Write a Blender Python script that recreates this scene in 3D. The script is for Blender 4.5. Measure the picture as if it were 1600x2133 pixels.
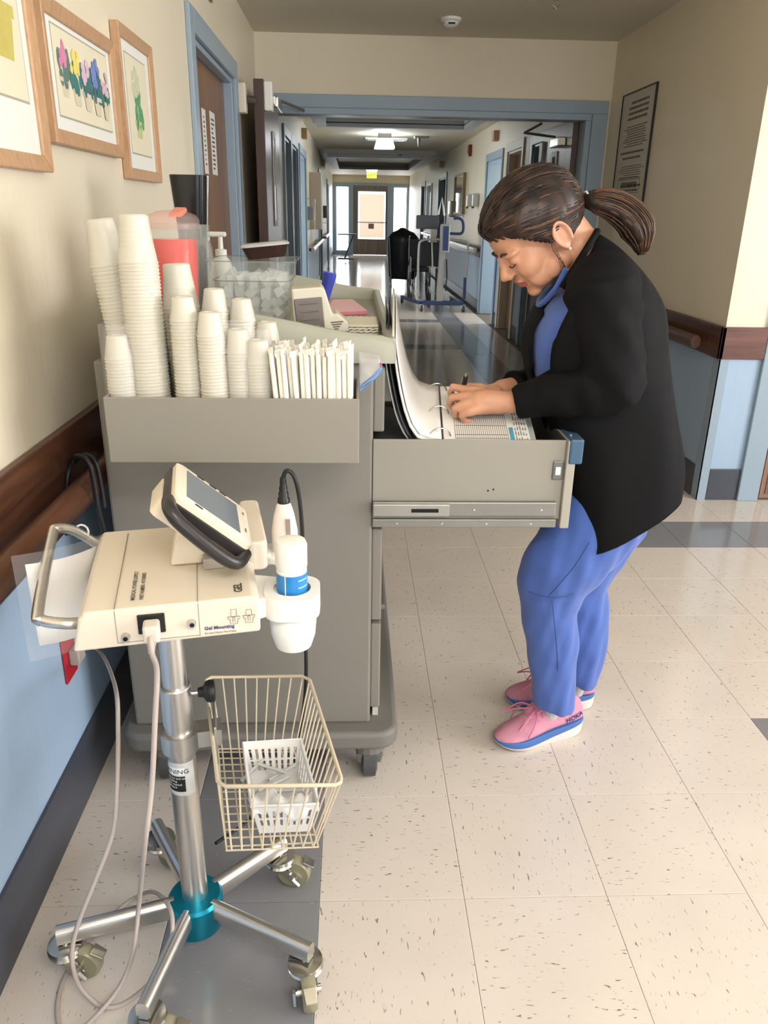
import bpy, bmesh, math, random
from mathutils import Vector, Matrix
random.seed(7)
for o in list(bpy.data.objects): bpy.data.objects.remove(o)
S = bpy.context.scene
COL = S.collection
# ---------------------------------------------------------------- camera
FPX, PITCH, YAW, ROLL, CAMH = 1611.557, .370097, .04436, .017769, 1.34755
_F = Vector((math.sin(YAW)*math.cos(PITCH), math.cos(YAW)*math.cos(PITCH), -math.sin(PITCH)))
_r = Vector((math.cos(YAW), -math.sin(YAW), 0)); _u = _r.cross(_F)
_R = math.cos(ROLL)*_r+math.sin(ROLL)*_u; _U = -math.sin(ROLL)*_r+math.cos(ROLL)*_u
cam = bpy.data.cameras.new('camera'); camo = bpy.data.objects.new('camera', cam); COL.objects.link(camo)
cam.sensor_fit = 'HORIZONTAL'; cam.sensor_width = 36; cam.lens = FPX*36/1600; cam.clip_start = .02; cam.clip_end = 200
M = Matrix.Identity(4)
for i in range(3): M[i][0] = _R[i]; M[i][1] = _U[i]; M[i][2] = -_F[i]
M[2][3] = CAMH
camo.matrix_world = M
S.camera = camo
EYE = Vector((0, 0, CAMH))
def ray(u, v): return _F+(u-800)/FPX*_R-(v-1066.5)/FPX*_U
def PY(u, v, Y): d = ray(u, v); return EYE+d*(Y/d.y)
def PX(u, v, X): d = ray(u, v); return EYE+d*(X/d.x)
def PZ(u, v, z): d = ray(u, v); return EYE+d*((z-CAMH)/d.z)
def px_of(p):
    d = Vector(p)-EYE; z = d.dot(_F)
    return (800+FPX*d.dot(_R)/z, 1066.5-FPX*d.dot(_U)/z, z)
# ---------------------------------------------------------------- world, exposure, daylight and added fill
W = bpy.data.worlds.new('sky'); S.world = W; W.use_nodes = True
W.node_tree.nodes['Background'].inputs[0].default_value = (.86, .92, 1, 1)
W.node_tree.nodes['Background'].inputs[1].default_value = 3.0
S.view_settings.view_transform = 'Standard'; S.view_settings.look = 'None'
S.view_settings.exposure = 0.22; S.view_settings.gamma = 1.0; S.view_settings.use_curve_mapping = False
def area(name, loc, aim, sx, sy, power, color):
    l = bpy.data.lights.new(name, 'AREA'); l.shape = 'RECTANGLE'; l.size = sx; l.size_y = sy; l.energy = power; l.color = color
    o = bpy.data.objects.new(name, l); COL.objects.link(o); o.location = loc
    o.rotation_euler = Vector(aim).to_track_quat('-Z', 'Y').to_euler(); return o
area('side_window_daylight', (4.28, .35, 1.5), (-1, .05, -.12), 3.2, 1.5, 138, (1, .98, .98))
area('rear_window_daylight', (1.7, -3.35, 1.5), (0, 1, -.1), 2.6, 1.5, 34, (.9, .95, 1))
area('end_window_daylight', (.64, 27.7, 1.3), (0, -1, -.1), 3.0, 2.2, 150, (.95, .97, 1))
area('patient_room_daylight', (4.5, 11.0, 1.5), (-1, 0, -.05), 1.8, 1.4, 110, (.95, .97, 1))
area('left_room_fill', (-3.4, 11.0, 1.5), (1, 0, -.05), 1.8, 1.4, 90, (.95, .97, 1))  # added fill light, brightens the corridor through the left doorway
# ---------------------------------------------------------------- materials
def lin(c): return tuple(((x/255)/12.92 if x/255 <= .04045 else (((x/255)+.055)/1.055)**2.4) for x in c)
MATS = {}
def mat(name, col, rough=.5, metal=0., bump=0., bscale=60., var=0., vscale=8., trans=0., alpha=1., emit=None, estr=0., coat=0., ior=1.45, sub=0.):
    if name in MATS: return MATS[name]
    m = bpy.data.materials.new(name); m.use_nodes = True; nt = m.node_tree; b = nt.nodes['Principled BSDF']
    c = lin(col) if max(col) > 1 else col
    b.inputs['Base Color'].default_value = (*c, 1); b.inputs['Roughness'].default_value = rough; b.inputs['Metallic'].default_value = metal
    b.inputs['Transmission Weight'].default_value = trans; b.inputs['Alpha'].default_value = alpha; b.inputs['IOR'].default_value = ior
    b.inputs['Coat Weight'].default_value = coat; b.inputs['Subsurface Weight'].default_value = sub
    if emit: b.inputs['Emission Color'].default_value = (*emit, 1); b.inputs['Emission Strength'].default_value = estr
    if bump or var:
        tc = nt.nodes.new('ShaderNodeTexCoord')
    if bump:
        n = nt.nodes.new('ShaderNodeTexNoise'); n.inputs['Scale'].default_value = bscale; n.inputs['Detail'].default_value = 3
        bp = nt.nodes.new('ShaderNodeBump'); bp.inputs['Strength'].default_value = bump; bp.inputs['Distance'].default_value = .002
        nt.links.new(tc.outputs['Object'], n.inputs['Vector']); nt.links.new(n.outputs['Fac'], bp.inputs['Height']); nt.links.new(bp.outputs['Normal'], b.inputs['Normal'])
    if var:
        n = nt.nodes.new('ShaderNodeTexNoise'); n.inputs['Scale'].default_value = vscale; n.inputs['Detail'].default_value = 4
        mx = nt.nodes.new('ShaderNodeMix'); mx.data_type = 'RGBA'
        mx.inputs['A'].default_value = (*[x*(1-var) for x in c], 1); mx.inputs['B'].default_value = (*[min(1, x*(1+var)) for x in c], 1)
        nt.links.new(tc.outputs['Object'], n.inputs['Vector']); nt.links.new(n.outputs['Fac'], mx.inputs['Factor']); nt.links.new(mx.outputs['Result'], b.inputs['Base Color'])
    MATS[name] = m; return m
def wood(name, c1, c2, rough=.45, sx=(3, 40, 40), scale=1.0, bump=.15):
    m = bpy.data.materials.new(name); m.use_nodes = True; nt = m.node_tree; b = nt.nodes['Principled BSDF']; b.inputs['Roughness'].default_value = rough
    tc = nt.nodes.new('ShaderNodeTexCoord'); mp = nt.nodes.new('ShaderNodeMapping'); mp.inputs['Scale'].default_value = sx
    n = nt.nodes.new('ShaderNodeTexNoise'); n.inputs['Scale'].default_value = scale; n.inputs['Detail'].default_value = 5; n.inputs['Distortion'].default_value = .6
    r = nt.nodes.new('ShaderNodeValToRGB'); r.color_ramp.elements[0].position = .3; r.color_ramp.elements[1].position = .7
    r.color_ramp.elements[0].color = (*lin(c1), 1); r.color_ramp.elements[1].color = (*lin(c2), 1)
    bp = nt.nodes.new('ShaderNodeBump'); bp.inputs['Strength'].default_value = bump; bp.inputs['Distance'].default_value = .002
    L = nt.links.new
    L(tc.outputs['Object'], mp.inputs[0]); L(mp.outputs[0], n.inputs['Vector']); L(n.outputs['Fac'], r.inputs[0]); L(r.outputs[0], b.inputs['Base Color'])
    L(n.outputs['Fac'], bp.inputs['Height']); L(bp.outputs[0], b.inputs['Normal'])
    MATS[name] = m; return m
def thin_clear(name, col, fac, rough=.1):       # thin clear plastic or glass: see-through with a sheen
    m = bpy.data.materials.new(name); m.use_nodes = True; nt = m.node_tree
    for n in list(nt.nodes):
        if n.type == 'BSDF_PRINCIPLED': nt.nodes.remove(n)
    t = nt.nodes.new('ShaderNodeBsdfTransparent'); t.inputs[0].default_value = (*col, 1)
    g = nt.nodes.new('ShaderNodeBsdfPrincipled'); g.inputs['Base Color'].default_value = (*col, 1); g.inputs['Roughness'].default_value = rough
    mx = nt.nodes.new('ShaderNodeMixShader'); mx.inputs[0].default_value = fac
    nt.links.new(t.outputs[0], mx.inputs[1]); nt.links.new(g.outputs[0], mx.inputs[2]); nt.links.new(mx.outputs[0], nt.nodes['Material Output'].inputs[0])
    MATS[name] = m; return m
def wall_paint():
    m = bpy.data.materials.new('wall_paint'); m.use_nodes = True; nt = m.node_tree; b = nt.nodes['Principled BSDF']; L = nt.links.new
    b.inputs['Roughness'].default_value = .42
    g = nt.nodes.new('ShaderNodeNewGeometry'); sp = nt.nodes.new('ShaderNodeSeparateXYZ'); L(g.outputs['Position'], sp.inputs[0])
    gt = nt.nodes.new('ShaderNodeMath'); gt.operation = 'GREATER_THAN'; gt.inputs[1].default_value = .8; L(sp.outputs['Z'], gt.inputs[0])
    n = nt.nodes.new('ShaderNodeTexNoise'); n.inputs['Scale'].default_value = 2.2; n.inputs['Detail'].default_value = 5; L(g.outputs['Position'], n.inputs['Vector'])
    def two(a, c):
        x = nt.nodes.new('ShaderNodeMix'); x.data_type = 'RGBA'; x.inputs['A'].default_value = (*lin(a), 1); x.inputs['B'].default_value = (*lin(c), 1); L(n.outputs['Fac'], x.inputs['Factor']); return x
    up = two((222, 211, 186), (231, 221, 198)); lo = two((152, 175, 201), (164, 186, 208))
    x = nt.nodes.new('ShaderNodeMix'); x.data_type = 'RGBA'; L(gt.outputs[0], x.inputs['Factor']); L(lo.outputs['Result'], x.inputs['A']); L(up.outputs['Result'], x.inputs['B']); L(x.outputs['Result'], b.inputs['Base Color'])
    mp = nt.nodes.new('ShaderNodeMapping'); mp.inputs['Scale'].default_value = (28, 28, 9); L(g.outputs['Position'], mp.inputs[0])
    n2 = nt.nodes.new('ShaderNodeTexNoise'); n2.inputs['Scale'].default_value = 1; n2.inputs['Detail'].default_value = 4; L(mp.outputs[0], n2.inputs['Vector'])
    bp = nt.nodes.new('ShaderNodeBump'); bp.inputs['Strength'].default_value = .35; bp.inputs['Distance'].default_value = .004; L(n2.outputs['Fac'], bp.inputs['Height']); L(bp.outputs[0], b.inputs['Normal'])
    return m
def tile_mat(name, base, fleck, amt, rough):
    m = bpy.data.materials.new(name); m.use_nodes = True; nt = m.node_tree; b = nt.nodes['Principled BSDF']; L = nt.links.new
    tc = nt.nodes.new('ShaderNodeTexCoord'); oi = nt.nodes.new('ShaderNodeObjectInfo')
    ml = nt.nodes.new('ShaderNodeVectorMath'); ml.operation = 'SCALE'; ml.inputs[0].default_value = (17, 31, 5); L(oi.outputs['Random'], ml.inputs['Scale'])
    ad = nt.nodes.new('ShaderNodeVectorMath'); L(tc.outputs['Object'], ad.inputs[0]); L(ml.outputs[0], ad.inputs[1])
    mp = nt.nodes.new('ShaderNodeMapping'); mp.inputs['Scale'].default_value = (55, 190, 1); L(ad.outputs[0], mp.inputs[0])
    n = nt.nodes.new('ShaderNodeTexNoise'); n.inputs['Scale'].default_value = 1; n.inputs['Detail'].default_value = 2.5; n.inputs['Distortion'].default_value = .4; L(mp.outputs[0], n.inputs['Vector'])
    r = nt.nodes.new('ShaderNodeValToRGB'); r.color_ramp.elements[0].position = amt; r.color_ramp.elements[0].color = (0, 0, 0, 1); r.color_ramp.elements[1].position = amt+.06; r.color_ramp.elements[1].color = (1, 1, 1, 1); L(n.outputs['Fac'], r.inputs[0])
    n3 = nt.nodes.new('ShaderNodeTexNoise'); n3.inputs['Scale'].default_value = 6; n3.inputs['Detail'].default_value = 4; L(ad.outputs[0], n3.inputs['Vector'])
    x0 = nt.nodes.new('ShaderNodeMix'); x0.data_type = 'RGBA'; c = lin(base)
    x0.inputs['A'].default_value = (*[k*.93 for k in c], 1); x0.inputs['B'].default_value = (*[k*1.06 for k in c], 1); L(n3.outputs['Fac'], x0.inputs['Factor'])
    x = nt.nodes.new('ShaderNodeMix'); x.data_type = 'RGBA'; x.inputs['B'].default_value = (*lin(fleck), 1); L(r.outputs[0], x.inputs['Factor']); L(x0.outputs['Result'], x.inputs['A']); L(x.outputs['Result'], b.inputs['Base Color'])
    b.inputs['Roughness'].default_value = rough
    n4 = nt.nodes.new('ShaderNodeTexNoise'); n4.inputs['Scale'].default_value = 9; L(ad.outputs[0], n4.inputs['Vector'])
    bp = nt.nodes.new('ShaderNodeBump'); bp.inputs['Strength'].default_value = .05; bp.inputs['Distance'].default_value = .004; L(n4.outputs['Fac'], bp.inputs['Height']); L(bp.outputs[0], b.inputs['Normal'])
    MATS[name] = m; return m
MW = wall_paint()
TB = tile_mat('vinyl_tile_beige', (209, 199, 189), (128, 117, 105), .655, .13)
TG = tile_mat('vinyl_tile_grey', (128, 128, 131), (150, 149, 149), .68, .13)
BLUE = mat('trim_blue_paint', (148, 166, 180), .35, bump=.1, bscale=40)
CEIL = mat('ceiling_paint', (214, 207, 188), .6, bump=.2, bscale=50)
BASEB = mat('vinyl_base', (62, 66, 76), .35, var=.15, vscale=5)
DARKW = wood('dark_door_wood', (66, 46, 42), (92, 66, 58), .32, (18, 18, 1.2), 1., .03)
BROWNW = wood('brown_door_wood', (120, 84, 58), (146, 106, 76), .35, (18, 18, 1.2), 1., .05)
RAILW = wood('rail_wood', (62, 38, 28), (104, 66, 46), .34, (30, 2.2, 30), 1., .25)
OAK = wood('frame_oak', (176, 138, 104), (194, 156, 120), .4, (90, 90, 30), 1., .1)
STEEL = mat('steel', (190, 188, 184), .28, 1., var=.05, vscale=20)
ALU = mat('brushed_aluminium', (205, 203, 200), .33, 1., var=.05, vscale=15)
CHROME = mat('zinc_plate', (190, 187, 178), .2, 1., var=.12, vscale=40)
BLACK = mat('black_plastic', (22, 22, 24), .4, bump=.05)
WHITEP = mat('white_plastic', (232, 230, 224), .35, bump=.03)
CREAMP = mat('cream_plastic', (226, 214, 194), .4, bump=.04, bscale=150)
PAPER = mat('paper_white', (236, 234, 230), .7, bump=.05, bscale=30)
GLASS = thin_clear('window_glass', (.97, .98, .98), .08, .03)
# ---------------------------------------------------------------- mesh helpers
class MB:
    def __init__(s): s.v = []; s.f = []
    def add(s, vs, fs):
        n = len(s.v); s.v += [Vector(v) for v in vs]; s.f += [tuple(i+n for i in f) for f in fs]; return s
    def box(s, x0, x1, y0, y1, z0, z1):
        v = [(x, y, z) for z in (z0, z1) for y in (y0, y1) for x in (x0, x1)]
        return s.add(v, [(0, 2, 3, 1), (4, 5, 7, 6), (0, 1, 5, 4), (2, 6, 7, 3), (0, 4, 6, 2), (1, 3, 7, 5)])
    def hexa(s, a, b):      # two quads of points, a lower loop and b upper loop
        return s.add(list(a)+list(b), [(3, 2, 1, 0), (4, 5, 6, 7)]+[(i, (i+1) % 4, 4+(i+1) % 4, 4+i) for i in range(4)])
    def prism(s, loop, d):  # extrude a closed loop of 3D points by vector d
        d = Vector(d); n = len(loop); v = [Vector(p) for p in loop]
        return s.add(v+[p+d for p in v], [tuple(range(n-1, -1, -1)), tuple(range(n, 2*n))]+[(i, (i+1) % n, n+(i+1) % n, n+i) for i in range(n)])
    def loft(s, rings, cap=True, closed=False):
        n = len(rings[0]); b = len(s.v); s.v += [Vector(p) for r in rings for p in r]; k = len(rings)
        for j in range(k if closed else k-1):
            j2 = (j+1) % k
            for i in range(n): s.f.append((b+j*n+i, b+j*n+(i+1) % n, b+j2*n+(i+1) % n, b+j2*n+i))
        if cap and not closed: s.f.append(tuple(b+i for i in range(n-1, -1, -1))); s.f.append(tuple(b+(k-1)*n+i for i in range(n)))
        return s
    def lathe(s, prof, c=(0, 0, 0), n=24, axis=(0, 0, 1), cap=True):
        c = Vector(c); a = Vector(axis).normalized(); x = a.orthogonal().normalized(); y = a.cross(x)
        return s.loft([[c+a*h+(x*math.cos(t)+y*math.sin(t))*r for t in [2*math.pi*i/n for i in range(n)]] for r, h in prof], cap)
    def cyl(s, p0, p1, r0, r1=None, n=16):
        p0, p1 = Vector(p0), Vector(p1); return s.lathe([(r0, 0), (r0 if r1 is None else r1, (p1-p0).length)], p0, n, p1-p0)
    def tube(s, pts, r, n=8, closed=False, flat=1.):
        pts = [Vector(p) for p in pts]; k = len(pts); rings = []; up = None
        for i, p in enumerate(pts):
            a = pts[(i-1) % k] if closed or i > 0 else p; b = pts[(i+1) % k] if closed or i < k-1 else p
            t = (b-a); t = t.normalized() if t.length > 1e-9 else Vector((0, 0, 1))
            if up is None: up = t.orthogonal().normalized()
            up = (up-t*up.dot(t)); up = up.normalized() if up.length > 1e-6 else t.orthogonal().normalized()
            w = t.cross(up); rr = r[i] if isinstance(r, (list, tuple)) else r
            rings.append([p+(up*math.cos(q)+w*math.sin(q)*flat)*rr for q in [2*math.pi*j/n for j in range(n)]])
        return s.loft(rings, True, closed)
    def sphere(s, c, r, n=16, m=10, sc=(1, 1, 1)):
        c = Vector(c); rings = []
        for j in range(m+1):
            p = math.pi*(j+.02)/(m+.04); rings.append([c+Vector((math.sin(p)*math.cos(t)*r*sc[0], math.sin(p)*math.sin(t)*r*sc[1], -math.cos(p)*r*sc[2])) for t in [2*math.pi*i/n for i in range(n)]])
        return s.loft(rings)
    def grid(s, fn, nu, nv):
        b = len(s.v); s.v += [Vector(fn(i/nu, j/nv)) for j in range(nv+1) for i in range(nu+1)]
        s.f += [(b+j*(nu+1)+i, b+j*(nu+1)+i+1, b+(j+1)*(nu+1)+i+1, b+(j+1)*(nu+1)+i) for j in range(nv) for i in range(nu)]; return s
    def xf(s, m): s.v = [m @ v for v in s.v]; return s
    def join(s, o): return s.add(o.v, o.f)
    def build(s, name, m, parent=None, smooth=None, bevel=0., seg=2, sub=0, solid=0.):
        off = wloc(parent) if parent else Vector((0, 0, 0))
        me = bpy.data.meshes.new(name); me.from_pydata([v-off for v in s.v], [], s.f)
        bm = bmesh.new(); bm.from_mesh(me); bmesh.ops.recalc_face_normals(bm, faces=bm.faces); bm.to_mesh(me); bm.free()
        me.materials.append(m)
        if smooth is not None:
            for p in me.polygons: p.use_smooth = True
            if smooth < 180: me.set_sharp_from_angle(angle=math.radians(smooth))
        o = bpy.data.objects.new(name, me); COL.objects.link(o); o.parent = parent
        if solid: md = o.modifiers.new('solid', 'SOLIDIFY'); md.thickness = solid; md.offset = 0
        if bevel: md = o.modifiers.new('bevel', 'BEVEL'); md.width = bevel; md.segments = seg; md.limit_method = 'ANGLE'; md.angle_limit = math.radians(40); md.harden_normals = False
        if sub: md = o.modifiers.new('sub', 'SUBSURF'); md.levels = sub; md.render_levels = sub
        return o
def wloc(o):
    v = Vector((0, 0, 0))
    while o: v += o.location; o = o.parent
    return v
def empty(name, loc): o = bpy.data.objects.new(name, None); COL.objects.link(o); o.location = loc; o.empty_display_size = .05; return o
def tag(o, label=None, cat=None, group=None, kind=None):
    if label: o['label'] = label
    if cat: o['category'] = cat
    if group: o['group'] = group
    if kind: o['kind'] = kind
    return o
def thing(name, loc, label, cat, group=None): return tag(empty(name, loc), label, cat, group)
def struct(o, label=None): return tag(o, label, None, None, 'structure')
def smoothpath(pts, k=6, closed=False):
    pts = [Vector(p) for p in pts]; out = []; n = len(pts)
    for i in range(n if closed else n-1):
        p0 = pts[(i-1) % n] if closed or i > 0 else pts[i]; p1 = pts[i]; p2 = pts[(i+1) % n]; p3 = pts[(i+2) % n] if closed or i+2 < n else p2
        for j in range(k):
            t = j/k; out.append(.5*((2*p1)+(p2-p0)*t+(2*p0-5*p1+4*p2-p3)*t*t+(3*p1-p0-3*p2+p3)*t**3))
    if not closed: out.append(pts[-1])
    return out
def text_mesh(name, body, size, m, parent, origin, xdir, ydir, align='LEFT', extrude=.0002, bold=0., sx=1.):
    cu = bpy.data.curves.new(name, 'FONT'); cu.body = body; cu.size = size; cu.align_x = align; cu.extrude = extrude; cu.resolution_u = 2; cu.offset = bold
    t = bpy.data.objects.new(name, cu); COL.objects.link(t)
    dg = bpy.context.evaluated_depsgraph_get(); me = bpy.data.meshes.new_from_object(t.evaluated_get(dg)); bpy.data.objects.remove(t)
    x = Vector(xdir).normalized(); y = Vector(ydir); y = (y-x*y.dot(x)).normalized(); z = x.cross(y); off = wloc(parent) if parent else Vector((0, 0, 0))
    for v in me.vertices: c = v.co.copy(); v.co = Vector(origin)+x*c.x*sx+y*c.y+z*c.z-off
    me.materials.clear(); me.materials.append(m); me.name = name
    o = bpy.data.objects.new(name, me); COL.objects.link(o); o.parent = parent; return o
def rrect(w, h, r, n=4, cx=0, cy=0):
    out = []
    for sx, sy, a0 in ((1, 1, 0), (-1, 1, 90), (-1, -1, 180), (1, -1, 270)):
        for i in range(n+1):
            a = math.radians(a0+90*i/n); out.append((cx+sx*(w/2-r)+r*math.cos(a), cy+sy*(h/2-r)+r*math.sin(a)))
    return out
# ================================================================ the setting
XL, XR, XC, YH, YE, CZ = -.647, 1.763, 1.83, 5.87, 27.0, 2.43
TT, TX0, TY0 = .3048, -.0669, 1.21875
def wallseg(m, x0, x1, y0, y1, openings, z1=CZ):   # wall running along Y with door openings (ya, yb, top)
    y = y0
    for a, b, h in sorted(openings):
        m.box(x0, x1, y, a, 0, z1); m.box(x0, x1, a, b, h, z1); y = b
    m.box(x0, x1, y, y1, 0, z1); return m
LEFT_DOORS = [(8.0, 8.75, 2.0), (8.95, 9.85, 2.0), (10.25, 11.5, 2.0), (16.0, 17.2, 2.0), (21, 22, 2.0)]
RIGHT_DOORS = [(8.05, 8.55, 2.0), (9.08, 9.9, 2.02), (10.3, 11.4, 2.0), (16.3, 17.6, 2.0), (21, 22, 2.0)]
struct(wallseg(MB(), XL-.2, XL, -3.5, YE, [(3.585, 4.74, 2.02)]+LEFT_DOORS).build('wall_left', MW))
m = MB().box(XR, XR+.2, 3.657, YH, 0, CZ); struct(m.build('wall_right', MW))
m = MB().box(XR+.2, 2.07, 3.657, 3.857, 0, CZ).box(2.07, 2.98, 3.657, 3.857, 2.03, CZ).box(2.98, 4.6, 3.657, 3.857, 0, CZ); struct(m.build('wall_return', MW))
struct(wallseg(MB(), XC, XC+.2, YH+.14, YE, RIGHT_DOORS).build('wall_corridor_right', MW))
m = MB().box(XL, XR+.2, YH, YH+.14, 2.0, CZ).box(1.625, XR+.27, YH, YH+.14, 0, 2.0).box(XL, -.52, YH, YH+.14, 0, 2.0); struct(m.build('wall_header', MW))
struct(MB().box(XL-.2, 4.6, -3.5, YH, CZ, CZ+.15).build('ceiling', CEIL))
struct(MB().box(XL-.2, XC+.2, YH, YE, CZ, CZ+.15).build('ceiling_corridor', CEIL))
# rear and side rooms behind the camera: walls with their windows
m = MB().box(XL-.2, .3, -3.65, -3.5, 0, CZ).box(3.1, 4.6, -3.65, -3.5, 0, CZ).box(.3, 3.1, -3.65, -3.5, 0, .7).box(.3, 3.1, -3.65, -3.5, 2.3, CZ); struct(m.build('wall_rear', MW))
m = MB().box(4.45, 4.6, -3.5, -1.3, 0, CZ).box(4.45, 4.6, 2.0, 3.657, 0, CZ).box(4.45, 4.6, -1.3, 2.0, 0, .7).box(4.45, 4.6, -1.3, 2.0, 2.3, CZ); struct(m.build('wall_side', MW))
def window(name, x0, x1, y0, y1, z0, z1, n):
    w = empty(name, ((x0+x1)/2, (y0+y1)/2, z0)); struct(w); alongx = (x1-x0) > (y1-y0); m = MB(); t = .05
    m.box(x0, x1, y0, y1, z0, z0+t).box(x0, x1, y0, y1, z1-t, z1)
    for i in range(n+1):
        k = i/n
        if alongx: c = x0+t/2+(x1-x0-t)*k; m.box(c-t/2, c+t/2, y0, y1, z0+t, z1-t)
        else: c = y0+t/2+(y1-y0-t)*k; m.box(x0, x1, c-t/2, c+t/2, z0+t, z1-t)
    m.build('window_frame', WHITEP, w)
    for i in range(n):
        if alongx: a = x0+t+(x1-x0-t)*i/n; MB().box(a, a+(x1-x0-t)/n-t, (y0+y1)/2-.003, (y0+y1)/2+.003, z0+t, z1-t).build('pane', GLASS, w)
        else: a = y0+t+(y1-y0-t)*i/n; MB().box((x0+x1)/2-.003, (x0+x1)/2+.003, a, a+(y1-y0-t)/n-t, z0+t, z1-t).build('pane', GLASS, w)
window('window_1', .3, 3.1, -3.62, -3.55, .7, 2.3, 3)
window('window_2', 4.48, 4.55, -1.3, 2.0, .7, 2.3, 3)
# floor slab with its vinyl tiles
floor = struct(MB().box(XL-.2, 4.6, -3.65, 3.857, -.1, -.004).box(XL-.2, XC+.2, 3.857, YE+.2, -.1, -.004).build('floor', mat('tile_joint', (96, 88, 80), .7)))
def tile_mesh(name, m):
    h = TT/2-.0004; c = h-.0012
    v = [(x*h, y*h, -.0035) for x, y in ((-1, -1), (1, -1), (1, 1), (-1, 1))]+[(x*h, y*h, -.0006) for x, y in ((-1, -1), (1, -1), (1, 1), (-1, 1))]+[(x*c, y*c, 0) for x, y in ((-1, -1), (1, -1), (1, 1), (-1, 1))]
    me = bpy.data.meshes.new(name); me.from_pydata(v, [], [(i, (i+1) % 4, 4+(i+1) % 4, 4+i) for i in range(4)]+[(4+i, 4+(i+1) % 4, 8+(i+1) % 4, 8+i) for i in range(4)]+[(8, 9, 10, 11)]); me.materials.append(m); return me
TM = {True: tile_mesh('grey_tile', TG), False: tile_mesh('beige_tile', TB)}
def is_grey(k, j):
    return k == -1 or (k == 4 and (j >= 6 or j < 2)) or (j == 6 and k >= 4) or (j == 1 and k >= 4) or (j in (23, 30) and -1 <= k <= 4)
cells = []
for j in range(-15, 85):
    for k in range(-2, 15 if j < 8 else 6):
        c = Vector((TX0+(k+.5)*TT, TY0+(j+.5)*TT, 0)); size = 0
        if c.y > .3:
            u, v, z = px_of(c)
            if -150 < u < 1750 and v < 2300 and not (-.5 < c.x < .0 and 1.75 < c.y < 2.6): size = c.y**-3 if z > 0 else 0
        cells.append((size, k, j, c))
cells.sort(key=lambda t: -t[0])
rest = {True: MB(), False: MB()}
for i, (size, k, j, c) in enumerate(cells):
    g = is_grey(k, j)
    if i < 300 and size > 0:
        o = bpy.data.objects.new('floor_tile', TM[g]); COL.objects.link(o); o.parent = floor; o.location = c; o.rotation_euler.z = math.pi/2*((k+j) % 2)
    else:
        h = TT/2-.0004; rest[g].box(c.x-h, c.x+h, c.y-h, c.y+h, -.0035, 0)
tag(rest[False].build('floor_tile_field', TB, floor), kind='stuff'); tag(rest[True].build('grey_tile_field', TG, floor), kind='stuff')
# vinyl baseboards
def bb(name, x0, x1, y0, y1, h=.165): return struct(MB().box(x0, x1, y0, y1, 0, h).build(name, BASEB, bevel=.003))
bb('baseboard_left', XL, XL+.008, -3.5, 3.49); bb('baseboard_left_end', XL, XL+.008, 4.84, YH)
bb('baseboard_right', XR-.008, XR, 3.73, YH); bb('baseboard_return', 1.805, 1.965, 3.649, 3.657)
def bbs(nm, x0, x1, doors):
    y = YH+.14
    for a, b, h in doors: bb(nm, x0, x1, y, a-.09); y = b+.09
    bb(nm, x0, x1, y, YE)
bbs('baseboard_corridor_left', XL, XL+.008, LEFT_DOORS); bbs('baseboard_corridor_right', XC-.008, XC, RIGHT_DOORS)
# painted corner guard on the return wall
struct(MB().box(XR-.004, XR+.042, 3.651, 3.657, 0, .72).box(XR-.004, XR, 3.651, 3.72, 0, .72).build('trim_1', BLUE))
# doors
def doorframe(name, X, side, y0, y1, h, wood, slab=True, w=.09, depth=.1, open_=0., fmat=None):
    """door in a wall running along Y; side=+1 when the wall faces +X"""
    d = empty(name, (X, (y0+y1)/2, 0)); struct(d); m = MB(); fm = fmat or BLUE
    a, b = (X, X+.02*side) if side > 0 else (X-.02, X)
    m.box(a, b, y0-w, y0, 0, h+w); m.box(a, b, y1, y1+w, 0, h+w); m.box(a, b, y0, y1, h, h+w)
    i0, i1 = (X-.2, X) if side > 0 else (X, X+.2)
    m.box(i0, i1, y0, y0+.025, 0, h).box(i0, i1, y1-.025, y1, 0, h).box(i0, i1, y0+.025, y1-.025, h-.025, h)
    m.build('door_frame', fm, d, bevel=.004)
    if slab:
        s0 = X-side*depth; x0, x1 = sorted((s0, s0-side*.045))
        sl = MB().box(x0, x1, y0+.028, y1-.028, .008, h-.028).build('door_panel', wood, d, bevel=.002)
        hx = s0+side*.05
        MB().cyl((s0, y0+.1, 1.0), (hx, y0+.1, 1.0), .012).sphere((hx, y0+.1, 1.0), .028).build('door_handle', STEEL, sl, 60)
    return d
d1 = doorframe('door_1', XL, 1, 3.585, 4.74, 2.0, BROWNW, depth=.045)
for i, (a, b, h) in enumerate(LEFT_DOORS): doorframe('door_%d' % (i+2), XL, 1, a, b, h, DARKW, slab=i not in (2,))
# patient rooms behind the two open doorways; left one added to spill light
def room(tag_, x0, x1, y0, y1, wx):
    m = MB().box(x0, x1, y0-.1, y0, 0, CZ).box(x0, x1, y1, y1+.1, 0, CZ).box(x0, x1, y0, y1, CZ, CZ+.1).box(x0, x1, y0, y1, -.1, 0)
    a, b = (x1, x1+.1) if wx > 0 else (x0-.1, x0)
    m.box(a, b, y0, 10.0, 0, CZ).box(a, b, 12.0, y1, 0, CZ).box(a, b, 10.0, 12.0, 0, .7).box(a, b, 10.0, 12.0, 2.3, CZ); struct(m.build('wall_room_'+tag_, MW))
room('right', XC+.2, 4.7, 9.95, 13.0, 1); room('left', -3.6, XL-.2, 9.9, 13.0, -1)
for i, (a, b, h) in enumerate(RIGHT_DOORS): doorframe('door_%d' % (i+8), XC, -1, a, b, h, BROWNW if i == 1 else DARKW, slab=i not in (2,), fmat=mat('cream_trim', (206, 198, 180), .4) if i == 1 else None)
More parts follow.
